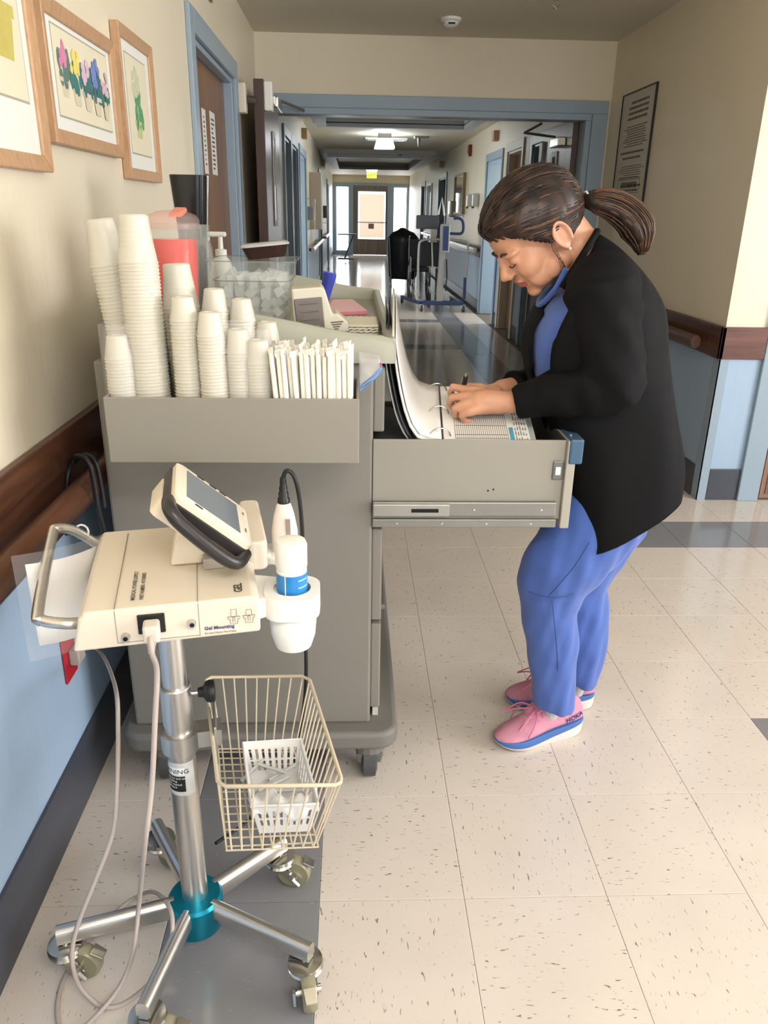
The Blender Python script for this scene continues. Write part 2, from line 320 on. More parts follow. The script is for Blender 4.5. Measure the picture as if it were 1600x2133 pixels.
# side-corridor door in the return wall
d = struct(empty('door_14', (2.5, 3.657, 0)))
MB().box(1.965, 2.07, 3.633, 3.657, 0, 2.12).box(2.07, 2.98, 3.633, 3.657, 2.03, 2.12).box(2.98, 3.07, 3.633, 3.657, 0, 2.12).box(2.07, 2.085, 3.657, 3.8, 0, 2.03).box(2.965, 2.98, 3.657, 3.8, 0, 2.03).build('door_frame', BLUE, d, bevel=.004)
sl = MB().box(2.09, 2.96, 3.66, 3.705, .008, 2.02).build('door_panel', BROWNW, d)
MB().box(2.115, 2.94, 3.656, 3.66, .03, .62).build('kick_plate', mat('kick_plate', (96, 92, 94), .35, .6), sl)
MB().cyl((2.9, 3.66, 1), (2.9, 3.6, 1), .012).sphere((2.9, 3.6, 1), .028).build('door_handle', STEEL, sl, 60)
# framed opening in the header wall
m = MB().box(XL, 1.745, YH-.022, YH, 1.995, 2.075).box(1.64, 1.745, YH-.022, YH, 0, 1.995).box(-.52, 1.64, YH-.008, YH+.15, 1.955, 2.0).box(1.6, 1.64, YH-.008, YH+.15, 0, 1.955).box(-.56, -.52, YH-.008, YH+.15, 0, 1.955)
struct(m.build('trim_2', BLUE, bevel=.004))
# ---- open double-door leaves of the header opening
GREYM = mat('grey_metal', (120, 118, 116), .4, .8)
def leaf(name, x0, x1, y0, y1, face, label):
    d = struct(empty(name, ((x0+x1)/2, (y0+y1)/2, 0)), label); fx = x1 if face > 0 else x0
    p = MB().box(x0, x1, y0, y1, .012, 2.03 if face > 0 else 1.985).build('door_panel', DARKW, d, bevel=.003)
    yc = y0+.52*(y1-y0); e = .008*face
    a, b = sorted((fx, fx+e))
    m = MB().box(a, b, yc-.09, yc-.055, 1.25, 1.8).box(a, b, yc+.055, yc+.09, 1.25, 1.8).box(a, b, yc-.055, yc+.055, 1.25, 1.285).box(a, b, yc-.055, yc+.055, 1.765, 1.8); m.build('vision_frame', GREYM, p, bevel=.002)
    a, b = sorted((fx, fx+e*.4)); MB().box(a, b, yc-.055, yc+.055, 1.285, 1.765).build('vision_pane', mat('wired_glass', (30, 30, 34), .08), p)
    a, b = sorted((fx, fx+e*.5)); MB().box(a, b, yc-.05, yc+.05, .85, 1.12).build('push_plate', STEEL, p)
    return d, p, fx
dl, pl, fx = leaf('door_15', -.557, -.5, 4.93, 5.855, 1, 'dark brown double-door leaf standing open toward the cart')
m = MB().box(-.5, -.43, 5.05, 5.32, 1.9, 1.96).box(-.49, -.44, 4.98, 5.05, 1.905, 1.955); m.build('door_closer', CHROME, pl, bevel=.006)
MB().tube([(-.47, 5.2, 1.965), (-.4, 5.5, 1.97), (-.33, 5.85, 1.975)], .009).build('closer_arm', GREYM, pl, 60)
MB().box(-.5, -.452, 4.925, 5.0, 1.87, 2.02).build('closer_cover', WHITEP, pl, bevel=.008)
h = thing('door_holder', (-.6, 4.89, 1.85), 'beige magnetic door holder on the left wall beside the open dark door', 'door holder'); MB().box(-.647, -.592, 4.85, 4.925, 1.85, 2.0).build('housing', CREAMP, h, bevel=.008); MB().cyl((-.592, 4.89, 1.92), (-.559, 4.93, 1.92), .022).build('magnet_plate', GREYM, h)
dr, pr, fx = leaf('door_16', 1.56, 1.605, 6.03, 6.95, -1, 'dark brown double-door leaf folded back beyond the header')
MB().box(1.5, 1.56, 6.2, 6.45, 1.82, 1.88).build('door_closer', CHROME, pr, bevel=.006)
MB().tube([(1.5, 6.3, 1.885), (1.25, 6.2, 1.9), (1.33, 6.03, 1.945)], .009).build('closer_arm', GREYM, pr, 60)
MB().box(1.54, 1.6, 6.88, 6.99, 1.7, 1.9).cyl((1.53, 6.95, .1), (1.53, 6.95, 1.75), .012).build('exit_rod', GREYM, pr, bevel=.006)
# ---- end wall with door and sidelights
def ey(u): return PY(u, 450, YE).x
x_sl0, x_sl1, x_d0, x_d1, x_sr0, x_sr1 = ey(699), ey(728), ey(736), ey(807), ey(818), ey(848)
m = MB().box(XL-.2, x_sl0, YE, YE+.15, 0, CZ).box(x_sr1, XC+.2, YE, YE+.15, 0, CZ).box(x_sl0, x_sr1, YE, YE+.15, 2.12, CZ).box(x_sl0, x_sl1, YE, YE+.15, 0, .1).box(x_sr0, x_sr1, YE, YE+.15, 0, .1)
struct(m.build('wall_end', MW))
struct(MB().box(x_sl1, x_d0, YE-.02, YE+.15, 0, 2.12).box(x_d1, x_sr0, YE-.02, YE+.15, 0, 2.12).box(x_sl0-.08, x_sr1+.08, YE-.02, YE, 2.12, 2.2).box(x_sl0-.08, x_sl0, YE-.02, YE, 0, 2.12).box(x_sr1, x_sr1+.08, YE-.02, YE, 0, 2.12).box(x_sl0, x_sl1, YE-.02, YE, .0, .14).box(x_sr0, x_sr1, YE-.02, YE, 0, .14).build('trim_3', BLUE))
for i, (a, b) in enumerate(((x_sl0, x_sl1), (x_sr0, x_sr1))):
    w = struct(empty('window_%d' % (i+3), ((a+b)/2, YE+.05, .1))); MB().box(a, b, YE+.05, YE+.058, .1, 2.12).build('pane', GLASS, w)
    MB().box(a, a+.03, YE+.03, YE+.08, .1, 2.12).box(b-.03, b, YE+.03, YE+.08, .1, 2.12).box(a+.03, b-.03, YE+.03, YE+.08, 2.08, 2.12).build('window_frame', BLUE, w)
d = struct(empty('door_17', ((x_d0+x_d1)/2, YE+.05, 0)), 'wooden exit door with a shaded window at the far end of the corridor'); wx0, wx1 = ey(746), ey(803)
ENDW = wood('exit_door_wood', (112, 96, 88), (136, 118, 106), .3, (18, 18, 1.2), 1., .05)
MB().box(x_d0, wx0, YE+.03, YE+.075, .01, 2.12).box(wx1, x_d1, YE+.03, YE+.075, .01, 2.12).box(wx0, wx1, YE+.03, YE+.075, .01, .5).box(wx0, wx1, YE+.03, YE+.075, 1.95, 2.12).build('door_panel', ENDW, d)
MB().box(wx0, wx1, YE+.05, YE+.056, .5, 1.95).build('pane', GLASS, d)
sh = bpy.data.materials.new('roller_shade'); sh.use_nodes = True; nt = sh.node_tree; b = nt.nodes['Principled BSDF']; b.inputs['Base Color'].default_value = (*lin((226, 216, 204)), 1); b.inputs['Roughness'].default_value = .8
t = nt.nodes.new('ShaderNodeBsdfTranslucent'); t.inputs[0].default_value = (*lin((222, 212, 200)), 1); mx = nt.nodes.new('ShaderNodeMixShader'); mx.inputs[0].default_value = .42
nt.links.new(b.outputs[0], mx.inputs[1]); nt.links.new(t.outputs[0], mx.inputs[2]); nt.links.new(mx.outputs[0], nt.nodes['Material Output'].inputs[0])
MB().box(wx0+.05, wx1-.05, YE+.033, YE+.036, .55, 1.87).build('roller_shade', sh, d); MB().box(wx0, wx1, YE+.02, YE+.033, 1.0, 1.03).build('push_bar', STEEL, d); MB().box(.52, .7, YE+.026, YE+.03, .82, .98).build('notice', mat('tan_notice', (150, 130, 112), .7), d)
struct(MB().box(-6, 8, YE+.2, YE+14, -.15, -.02).build('ground_outside', mat('patio_concrete', (214, 196, 188), .8, bump=.1)))
# ---- ceiling trims and fittings
TRIMG = mat('grey_trim', (178, 178, 178), .5)
def coffer(name, x0, x1, y0, y1, w, h):
    m = MB()
    for a, dz in ((0, 0), (w*.4, h*.45)):
        z0 = CZ-h+dz; z1 = CZ-h*.45+dz if dz == 0 else CZ
        m.box(x0-a, x1+a, y1-w+a*0, y1+a, z0, z1).box(x0-a, x1+a, y0-a, y0+w, z0, z1).box(x0-a, x0+w, y0+w, y1-w, z0, z1).box(x1-w, x1+a, y0+w, y1-w, z0, z1)
    return struct(m.build(name, TRIMG))
coffer('trim_4', -.45, 1.52, 7.0, 10.9, .12, .1); coffer('trim_5', -.48, 1.5, 16.0, 20.5, .16, .14)
def onceil(u, v): return PZ(u, v, CZ)
c = onceil(940, 38); t = thing('smoke_detector', c, 'white round smoke detector on the ceiling in front of the header', 'smoke detector')
MB().lathe([(.062, 0), (.062, -.012), (.05, -.02)], c).build('base', WHITEP, t, 40); MB().lathe([(.046, -.02), (.044, -.034), (.03, -.045), (.01, -.047)], c).build('sensor_cap', WHITEP, t, 40)
MB().box(c.x-.02, c.x+.02, c.y-.046, c.y-.04, c.z-.038, c.z-.028).build('vent_slot', BLACK, t)
c = onceil(1160, -6); t = thing('sprinkler', c, 'small chrome ceiling sprinkler head at the top of the picture', 'sprinkler')
MB().lathe([(.03, 0), (.028, -.006)], c).build('escutcheon', CHROME, t); MB().cyl(c, c-Vector((0, 0, .02)), .009).tube([c+Vector(p) for p in ((-.008, 0, -.02), (-.017, 0, -.035), (0, 0, -.052))], .003).tube([c+Vector(p) for p in ((.008, 0, -.02), (.017, 0, -.035), (0, 0, -.052))], .003).build('frame_arms', CHROME, t, 60); MB().lathe([(.018, -.052), (.016, -.055)], c).build('deflector', CHROME, t)
LAMP = mat('lamp_diffuser', (240, 246, 250), .4, emit=(.9, .96, 1), estr=26)
c = Vector((.475, 12.75, CZ)); t = thing('corridor_lamp', c, 'square ceiling lamp glowing in the middle of the far corridor', 'ceiling lamp')
MB().box(c.x-.1, c.x+.1, c.y-.1, c.y+.1, c.z-.07, c.z).build('housing', GREYM, t); MB().hexa([(c.x-.15, c.y-.15, c.z-.2), (c.x+.15, c.y-.15, c.z-.2), (c.x+.15, c.y+.15, c.z-.2), (c.x-.15, c.y+.15, c.z-.2)], [(c.x-.11, c.y-.11, c.z-.07), (c.x+.11, c.y-.11, c.z-.07), (c.x+.11, c.y+.11, c.z-.07), (c.x-.11, c.y+.11, c.z-.07)]).build('diffuser', LAMP, t, bevel=.01)
t = thing('ceiling_vent', (.53, 13.6, CZ), 'long white ceiling vent behind the corridor lamp', 'vent'); MB().box(.2, .86, 13.4, 13.75, CZ-.02, CZ).build('vent_frame', WHITEP, t)
for i in range(5): MB().box(.24, .82, 13.44+i*.06, 13.47+i*.06, CZ-.028, CZ-.02).build('slat', WHITEP, t)
c = PY(880, 262, 13.0); t = thing('nurse_call_lamp', (c.x, 13, CZ), 'bar-shaped call lamp with a dark pendant on the corridor ceiling', 'call lamp')
MB().box(c.x-.11, c.x+.11, 12.97, 13.03, CZ-.03, CZ).build('bar', GREYM, t, bevel=.005); MB().sphere((c.x-.11, 13, CZ-.02), .018).sphere((c.x+.11, 13, CZ-.02), .018).build('bulb', WHITEP, t, 60); MB().lathe([(.03, -.03), (.022, -.1), (.012, -.15)], (c.x-.05, 13, CZ)).build('pendant', GREYM, t, 40)
c = Vector((.9, 16, CZ)); tag(MB().lathe([(.05, 0), (.05, -.05), (.03, -.09)], c).build('dome_camera', BLACK, None, 40), 'small dark dome on the far corridor ceiling', 'camera')
t = thing('exit_sign', (.5, 22, 2.2), 'green glowing exit sign hanging before the far door', 'exit sign')
EXG = mat('exit_green', (150, 200, 40), .5, emit=(.62, .85, .12), estr=1.3); MB().box(.37, .63, 21.98, 22.02, 2.16, 2.31).build('sign_box', EXG, t)
text_mesh('lettering', 'EXIT', .1, mat('exit_letters', (60, 110, 30), .5), t, (.5, 21.978, 2.2), (1, 0, 0), (0, 0, 1), 'CENTER')
MB().box(.36, .64, 21.93, 22.07, 2.33, CZ).build('lamp_head', LAMP, t, bevel=.01)
# foreground ceiling lamp just behind the photographer
t = thing('ceiling_lamp', (.75, -.55, CZ), 'fluorescent ceiling lamp behind the photographer', 'ceiling lamp')
MB().box(.1, 1.4, -.75, -.35, CZ-.03, CZ).build('housing', WHITEP, t); MB().box(.13, 1.37, -.72, -.38, CZ-.15, CZ-.03).build('diffuser', mat('near_diffuser', (245, 243, 236), .4, emit=(1, .955, .9), estr=18), t)
# ---- handrails
def handrail(name, X, side, y0, y1, label, mats=(None, None), z0=.735, z1=.893, rz=.785, brk=1.0, board=True):
    t = thing(name, (X, y0, z0), label, 'handrail'); a, b = sorted((X, X+.02*side)); w, rm = mats[0] or RAILW, mats[1] or RAILW
    if board: MB().box(a, b, y0, y1, z0, z1).build('backing_board', w, t, bevel=.004)
    cx = X+.078*side; n = 14; ring = [(cx+.026*math.cos(q)*(1 if math.cos(q)*side > 0 else .9), rz+.032*math.sin(q)) for q in [2*math.pi*i/n for i in range(n)]]
    MB().loft([[(x, y, z) for x, z in ring] for y in (y0+.02, y1-.02)]).build('rail', rm, t, 50)
    k = max(2, int((y1-y0)/brk))
    for i in range(k):
        y = y0+.22+(y1-y0-.44)*i/(k-1); a, b = sorted((X+.012*side, cx-.015*side)); MB().box(a, b, y-.02, y+.02, rz-.03, rz+.012).build('bracket', w, t, bevel=.006)
    return t
handrail('wall_handrail', XL, 1, -3.4, 3.48, 'scuffed brown wooden handrail on the left wall beside the cart')
hr = handrail('wall_handrail', XR, -1, 3.76, 5.78, 'brown wooden handrail on the right wall behind the woman', z0=.718, z1=.868, rz=.778)
MB().box(XR-.02, XR, 3.637, 3.76, .718, .868).build('board_end', RAILW, hr, bevel=.003)
RAILW2 = wood('rail_wood_crosswise', (78, 46, 40), (112, 70, 58), .34, (2.2, 30, 30), 1., .2)
tag(MB().box(XR-.02, 1.965, 3.637, 3.657, .718, .868).build('wall_board', RAILW2, None, bevel=.003), 'reddish brown wall board round the corner beside the right door', 'board')
STR = mat('rail_vinyl', (170, 164, 160), .25)
handrail('wall_handrail', XL, 1, 11.75, 15.85, 'grey corridor handrail below the wall cabinet on the left', (DARKW, STR), .76, .87, .82, 1.2, False)
handrail('wall_handrail', XL, 1, 17.4, 20.8, 'far grey corridor handrail on the left near the exit', (DARKW, STR), .76, .87, .82, 1.2, False)
handrail('wall_handrail', XC, -1, 11.55, 16.15, 'dark corridor handrail with pale rail behind the patient lift', (DARKW, STR), .76, .92, .86)
handrail('wall_handrail', XC, -1, 17.75, 20.85, 'farthest handrail on the right corridor wall', (DARKW, STR), .76, .92, .86)
# ---- framed flower prints
def picture(y0, y1, z0, z1, label, art, fw=.031):
    t = thing('framed_print', (XL, (y0+y1)/2, z0), label, 'picture', 'framed flower prints'); X = XL; th = .026
    def bar(a0, a1, b0, b1, name='frame_bar'):   # outer a0->a1, inner b0->b1 in (y,z)
        lp = [a0, a1, b1, b0]; MB().hexa([(X+.001, y, z) for y, z in lp], [(X+th, *a0), (X+th, *a1), (X+th*.75, *b1), (X+th*.75, *b0)]).build(name, OAK, t, bevel=.003)
    o = [(y0, z0), (y1, z0), (y1, z1), (y0, z1)]; i_ = [(y0+fw, z0+fw), (y1-fw, z0+fw), (y1-fw, z1-fw), (y0+fw, z1-fw)]
    for k in range(4): bar(o[k], o[(k+1) % 4], i_[k], i_[(k+1) % 4])
    MB().box(X+.001, X+.013, y0+fw-.004, y1-fw+.004, z0+fw-.004, z1-fw+.004).build('mat_board', mat('mat_board', (226, 226, 218), .6), t)
    a, b, c, d = art['win']; yy = lambda f: y0+f*(y1-y0); zz = lambda f: z0+f*(z1-z0)
    MB().box(X+.013, X+.0136, yy(a)-.004, yy(b)+.004, zz(c)-.004, zz(d)+.004).build('mat_line', mat('mat_line', (168, 164, 146), .6), t)
    pp = MB().box(X+.0136, X+.0142, yy(a), yy(b), zz(c), zz(d)).build('print', mat('print_paper', (222, 214, 188), .7, var=.04, vscale=6), t)
    rn = random.Random(art.get('seed', 1)); e = [X+.0143]
    def blob(cy, cz, r, n=9, sq=1.): e[0] += .00002; return [(e[0], cy+r*math.cos(q)*rn.uniform(.75, 1.1), cz+r*sq*math.sin(q)*rn.uniform(.75, 1.1)) for q in [2*math.pi*i/n for i in range(n)]]
    for (fy, w, pot0, pot1, fl0, fl1, fcol, lcol, pcol) in art['pots']:
        cy = yy(fy); hw = w*(y1-y0)/2; p0, p1, f0, f1 = zz(pot0), zz(pot1), zz(fl0), zz(fl1); zl = p1+(f0-p1)*.9
        m = MB(); e[0] += .0001; m.prism([(e[0], cy-hw*.6, p0), (e[0], cy+hw*.6, p0), (e[0], cy+hw*.95, p1), (e[0], cy-hw*.95, p1)], (.0001, 0, 0)); m.prism([(e[0], cy-hw*1.08, p1-(p1-p0)*.22), (e[0], cy+hw*1.08, p1-(p1-p0)*.22), (e[0], cy+hw*1.08, p1), (e[0], cy-hw*1.08, p1)], (.0002, 0, 0)); m.build('painted_pot', mat('paint_%d_%d_%d' % pcol, pcol, .8, var=.15, vscale=40), pp)
        m = MB()
        for k in range(12): q = rn.random(); m.prism(blob(cy+rn.uniform(-1, 1)*hw*1.1, p1+(f1-p1)*.55*q, hw*.42, 7, 1.7), (.0001, 0, 0))
        m.build('painted_leaves', mat('paint_%d_%d_%d' % lcol, lcol, .8, var=.3, vscale=60), pp)
        m = MB()
        for k in range(13): m.prism(blob(cy+rn.uniform(-1, 1)*hw*.9, rn.uniform(f0, f1), hw*.36, 9), (.0001, 0, 0))
        m.build('painted_flowers', mat('paint_%d_%d_%d' % fcol, fcol, .8, var=.2, vscale=60), pp)
    return t
q0, q1 = PX(115, 360, XL+.026), PX(85, 2, XL+.026)
picture(1.26, q0.y, q0.z, q0.z+.62, 'large oak-framed print of a yellow flower, nearest and cut by the photo edge', dict(win=(.3, .885, .2, .9), seed=3, pots=[(.735, .2, .3, .45, .7, .9, (214, 200, 96), (112, 158, 112), (190, 178, 98))]))
a, b = PX(122, 302, XL+.026), PX(262, 327, XL+.026)
picture(a.y, b.y, (a.z+b.z)/2, PX(252, 97, XL+.026).z, 'oak-framed print of five potted flowers in a row, middle of the wall', dict(win=(.14, .88, .22, .84), seed=5, pots=[(.24, .12, .36, .5, .58, .78, (204, 130, 160), (96, 120, 112), (206, 196, 172)), (.39, .12, .33, .47, .55, .72, (222, 208, 110), (64, 118, 112), (206, 196, 172)), (.53, .12, .32, .46, .54, .72, (210, 180, 196), (64, 110, 112), (206, 196, 172)), (.67, .12, .31, .46, .54, .74, (116, 132, 190), (60, 108, 116), (206, 196, 172)), (.8, .1, .3, .45, .52, .68, (206, 176, 190), (64, 116, 104), (206, 196, 172))]))
a, b = PX(290, 380, XL+.026), PX(340, 382, XL+.026)
picture(PX(273, 380, XL+.02).y, b.y, b.z, PX(325, 105, XL+.026).z, 'narrow oak-framed print of one green potted plant, farthest along the wall', dict(win=(.2, .8, .19, .84), seed=8, pots=[(.47, .22, .3, .42, .6, .76, (196, 196, 168), (92, 150, 104), (188, 192, 140))]))
# ---- poster on the right wall
INK = mat('grey_ink', (92, 88, 82), .8)
y0, y1 = 4.99, 5.575; t = thing('wall_poster', (XR, 5.28, 1.36), 'tall black-framed notice of printed text on the right wall', 'poster'); z0, z1 = 1.355, 2.065
MB().box(XR-.008, XR-.001, y0, y1, z0, z1).build('sheet', mat('poster_sheet', (196, 192, 178), .55), t)
for nm, bx in (('a', (y0-.008, y0, z0-.008, z1+.008)), ('b', (y1, y1+.008, z0-.008, z1+.008)), ('c', (y0, y1, z0-.008, z0)), ('d', (y0, y1, z1, z1+.008))): MB().box(XR-.014, XR-.001, bx[0], bx[1], bx[2], bx[3]).build('frame_bar', BLACK, t)
rn = random.Random(4); m = MB(); zt = z1-.05
for hgt, n, gap in ((.014, 4, .016), (.006, 9, .008), (.012, 2, .02), (.005, 7, .008), (.012, 2, .015)):
    for i in range(n):
        yc = (y0+y1)/2+rn.uniform(-.02, .02); y = yc+.2*rn.uniform(.6, 1.05)
        while y > yc-.2*rn.uniform(.8, 1.05): w = rn.uniform(.008, .03); m.box(XR-.0086, XR-.008, y-w, y, zt-hgt, zt); y -= w+.006
        zt -= hgt+gap
    zt -= .02
zb = z0+.22; m.box(XR-.0086, XR-.008, y0+.1, y1-.08, zb-.003, zb).box(XR-.0086, XR-.008, y0+.1, y1-.08, zb-.09, zb-.087).box(XR-.0086, XR-.008, y0+.1, y0+.104, zb-.09, zb).box(XR-.0086, XR-.008, y1-.084, y1-.08, zb-.09, zb)
for i in range(9): m.box(XR-.0086, XR-.008, y0+.15+i*.033, y0+.172+i*.033, zb-.06, zb-.025)
tag(m.build('printed_text', INK, t), kind='stuff')
# ---- papers on the left door, small plaque above it
DX = XL-.045
sheets = [((402, 216), (419.5, 360)), ((420, 224), (436, 363)), ((436.5, 230), (454.5, 366))]
for i, (a, b) in enumerate(sheets):
    p, q = PX(a[0], a[1], DX+.003), PX(b[0], b[1], DX+.003)
    t = thing('paper_notice', (DX, p.y, q.z), ['white paper notice nearest the hinge side on the brown left door', 'middle of three white paper notices on the brown left door', 'white paper notice nearest the right jamb on the brown left door'][i], 'notice', 'notices on the door')
    MB().box(DX+.001, DX+.002, p.y, q.y, q.z, p.z).build('sheet', PAPER, t); m = MB(); rn = random.Random(i); z = p.z-.03
    while z > q.z+.03: m.box(DX+.002, DX+.0023, p.y+.03, p.y+.03+(q.y-p.y-.06)*rn.uniform(.5, 1), z-.008, z); z -= .02
    tag(m.build('printed_text', INK, t), kind='stuff')
p = PX(438, 6, XL); tag(MB().box(XL+.001, XL+.012, p.y-.3, p.y, p.z, p.z+.1).build('door_plaque', BROWNW, None, bevel=.002), 'small brown plaque over the left door at the top edge', 'plaque')
# ---- corridor wall fittings
def wbox(name, X, side, ya, yb, za, zb, dep, m, label, cat, group=None, bev=.006):
    a, b = sorted((X+.001*side, X+dep*side)); return tag(MB().box(a, b, ya, yb, za, zb).build(name, m, None, bevel=bev), label, cat, group)
TAN = mat('tan_box', (196, 160, 112), .5)
wbox('call_light', XL, 1, 10.9, 11.06, 2.2, 2.32, .07, TAN, 'tan call light box high on the left corridor wall, nearer one', 'call light')
wbox('call_light', XL, 1, 17.4, 17.6, 2.2, 2.32, .07, TAN, 'tan call light box high on the left corridor wall, farther one', 'call light')
wbox('call_light', XC, -1, 10.65, 10.8, 2.2, 2.32, .07, TAN, 'tan call light box high on the right corridor wall, nearer one', 'call light')
wbox('call_light', XC, -1, 17.0, 17.2, 2.2, 2.32, .07, TAN, 'tan call light box high on the right corridor wall, farther one', 'call light')
t = thing('fire_alarm', (XC, 13.1, 2.2), 'dark red fire alarm strobe on the right corridor wall', 'fire alarm'); MB().box(XC-.05, XC-.001, 13.0, 13.15, 2.17, 2.33).build('body', mat('alarm_red', (120, 44, 44), .4), t, bevel=.006); MB().box(XC-.06, XC-.05, 13.04, 13.11, 2.16, 2.2).build('strobe', WHITEP, t)
t = thing('wall_cabinet', (XL, 12.9, 1.08), 'beige cabinet projecting from the left corridor wall', 'cabinet'); MB().box(XL+.001, XL+.17, 12.6, 13.2, 1.08, 1.88).build('body', mat('beige_cabinet', (196, 184, 168), .45), t, bevel=.004); MB().box(XL+.17, XL+.178, 12.62, 13.18, 1.1, 1.86).build('door', mat('beige_cabinet', (1, 1, 1)), t)
t = thing('glove_dispenser', (XL, 11.75, 1.1), 'wire glove box holder beside the beige cabinet', 'dispenser'); MB().box(XL+.001, XL+.1, 11.7, 11.95, 1.22, 1.4).build('box', mat('grey_box', (150, 148, 150), .5), t, bevel=.004); MB().tube([(XL+.01, 11.68, 1.1), (XL+.11, 11.68, 1.1), (XL+.11, 11.68, 1.5), (XL+.01, 11.68, 1.5)], .005).tube([(XL+.11, 11.68, 1.1), (XL+.11, 11.97, 1.1), (XL+.11, 11.97, 1.5)], .005).build('wire_frame', STEEL, t, 60)
t = thing('glove_dispenser', (XL, 18, 1.2), 'small grey holder farther along the left corridor wall', 'dispenser'); MB().box(XL+.001, XL+.09, 18, 18.3, 1.2, 1.45).build('box', mat('grey_box', (1, 1, 1)), t, bevel=.004); MB().tube([(XL+.01, 17.98, 1.1), (XL+.1, 17.98, 1.1), (XL+.1, 17.98, 1.55)], .006).build('wire_frame', STEEL, t, 60)
t = thing('framed_mirror', (XC, 14.1, 1.33), 'olive-framed glass case on the right corridor wall above the lift', 'mirror'); OL = mat('olive_frame', (126, 110, 72), .4)
MB().box(XC-.05, XC-.001, 13.5, 13.55, 1.33, 1.96).box(XC-.05, XC-.001, 14.65, 14.7, 1.33, 1.96).box(XC-.05, XC-.001, 13.55, 14.65, 1.33, 1.36).box(XC-.05, XC-.001, 13.55, 14.65, 1.93, 1.96).build('frame', OL, t); MB().box(XC-.03, XC-.02, 13.55, 14.65, 1.36, 1.93).build('glass', mat('mirror_glass', (200, 205, 205), .03, 1.), t)
t = thing('framed_mirror', (XC, 19.8, 1.2), 'bright narrow mirror farther along the right corridor wall', 'mirror'); MB().box(XC-.02, XC-.001, 19.2, 20.4, 1.2, 1.95).build('glass', mat('mirror_glass', (1, 1, 1)), t); MB().box(XC-.03, XC-.001, 19.17, 19.2, 1.17, 1.98).box(XC-.03, XC-.001, 20.4, 20.43, 1.17, 1.98).box(XC-.03, XC-.001, 19.2, 20.4, 1.95, 1.98).box(XC-.03, XC-.001, 19.2, 20.4, 1.17, 1.2).build('frame', STEEL, t)
for i, y in enumerate((12.0, 12.6)):
    t = thing('soap_dispenser', (XC, y, 1.45), ['white wall dispenser just left of the woman\'s hair, nearer one', 'white wall dispenser just left of the woman\'s hair, farther one'][i], 'dispenser', 'dispensers on the corridor wall'); MB().box(XC-.09, XC-.001, y, y+.12, 1.44, 1.62).build('body', mat('pale_grey', (206, 206, 204), .25), t, bevel=.02); MB().box(XC-.1, XC-.06, y+.03, y+.09, 1.415, 1.44).build('nozzle', GREYM, t, bevel=.005)
t = thing('hand_gel_station', (XC, 14.9, 1.2), 'small silver dispenser on the wall behind the lift mast', 'dispenser'); MB().box(XC-.09, XC-.001, 14.85, 15.1, 1.32, 1.55).build('body', STEEL, t, bevel=.01); MB().box(XC-.1, XC-.001, 14.8, 15.15, 1.28, 1.31).build('drip_tray', GREYM, t)

# ================================================================ medication cart
CARTM = mat('cart_grey', (128, 123, 115), .45, bump=.04, bscale=200, var=.03, vscale=3)
CARTD = mat('cart_bumper', (112, 109, 104), .5, bump=.05)
TRAYM = mat('tray_grey_green', (158, 158, 144), .4, bump=.03)
BINM = mat('bin_grey', (138, 133, 124), .45, bump=.04, bscale=200)
RUB = mat('rubber_grey', (74, 74, 74), .6)
BX0, BX1, BY0, BY1, TZ = -.528, .065, 1.60, 2.655, 1.078
cart = thing('medication_cart', ((BX0+BX1)/2, 2.12, 0), 'grey rolling medication cart with an open drawer and side bin', 'cart')
# body with an opening for the pulled-out drawer
m = MB().box(BX0, BX1-.02, BY0, BY1, .165, 1.055); m.build('body', CARTM, cart, bevel=.006)
MB().prism([(x, y, .115) for x, y in rrect(.672, 1.15, .05, 5, -.222, 2.13)], (0, 0, .05)).build('bumper', CARTD, cart, 40, bevel=.012, seg=3)
MB().box(.052, .066, 1.63, 2.64, .166, .19).build('edge_strip', mat('pale_strip', (196, 192, 182), .4), cart)
# closed drawer fronts on the right-hand side
for za, zb in ((.2, .435), (.445, .68), (.905, 1.045)):
    d = MB().box(BX1-.02, BX1+.004, 1.615, 2.64, za, zb).build('closed_drawer', CARTM, cart, bevel=.004)
    MB().box(BX1+.004, BX1+.02, 1.75, 2.5, zb-.035, zb-.02).build('drawer_pull', CARTD, d, bevel=.004)
# base casters
def cart_caster(x, y):
    c = MB().lathe([(.04, .085), (.04, .117)], (x, y, 0), 16).hexa([(x-.03, y-.02, .05), (x+.03, y-.02, .05), (x+.03, y+.045, .05), (x-.03, y+.045, .05)], [(x-.034, y-.032, .085), (x+.034, y-.032, .085), (x+.034, y+.04, .085), (x-.034, y+.04, .085)]).build('caster', CARTD, cart, bevel=.004)
    MB().lathe([(.04, -.02), (.056, -.015), (.056, .015), (.04, .02)], (x, y+.01, .056), 20, (1, 0, 0)).build('wheel', RUB, c, 40)
for x, y in ((.045, 1.612), (-.46, 1.612), (.045, 2.6), (-.46, 2.6)): cart_caster(x, y)
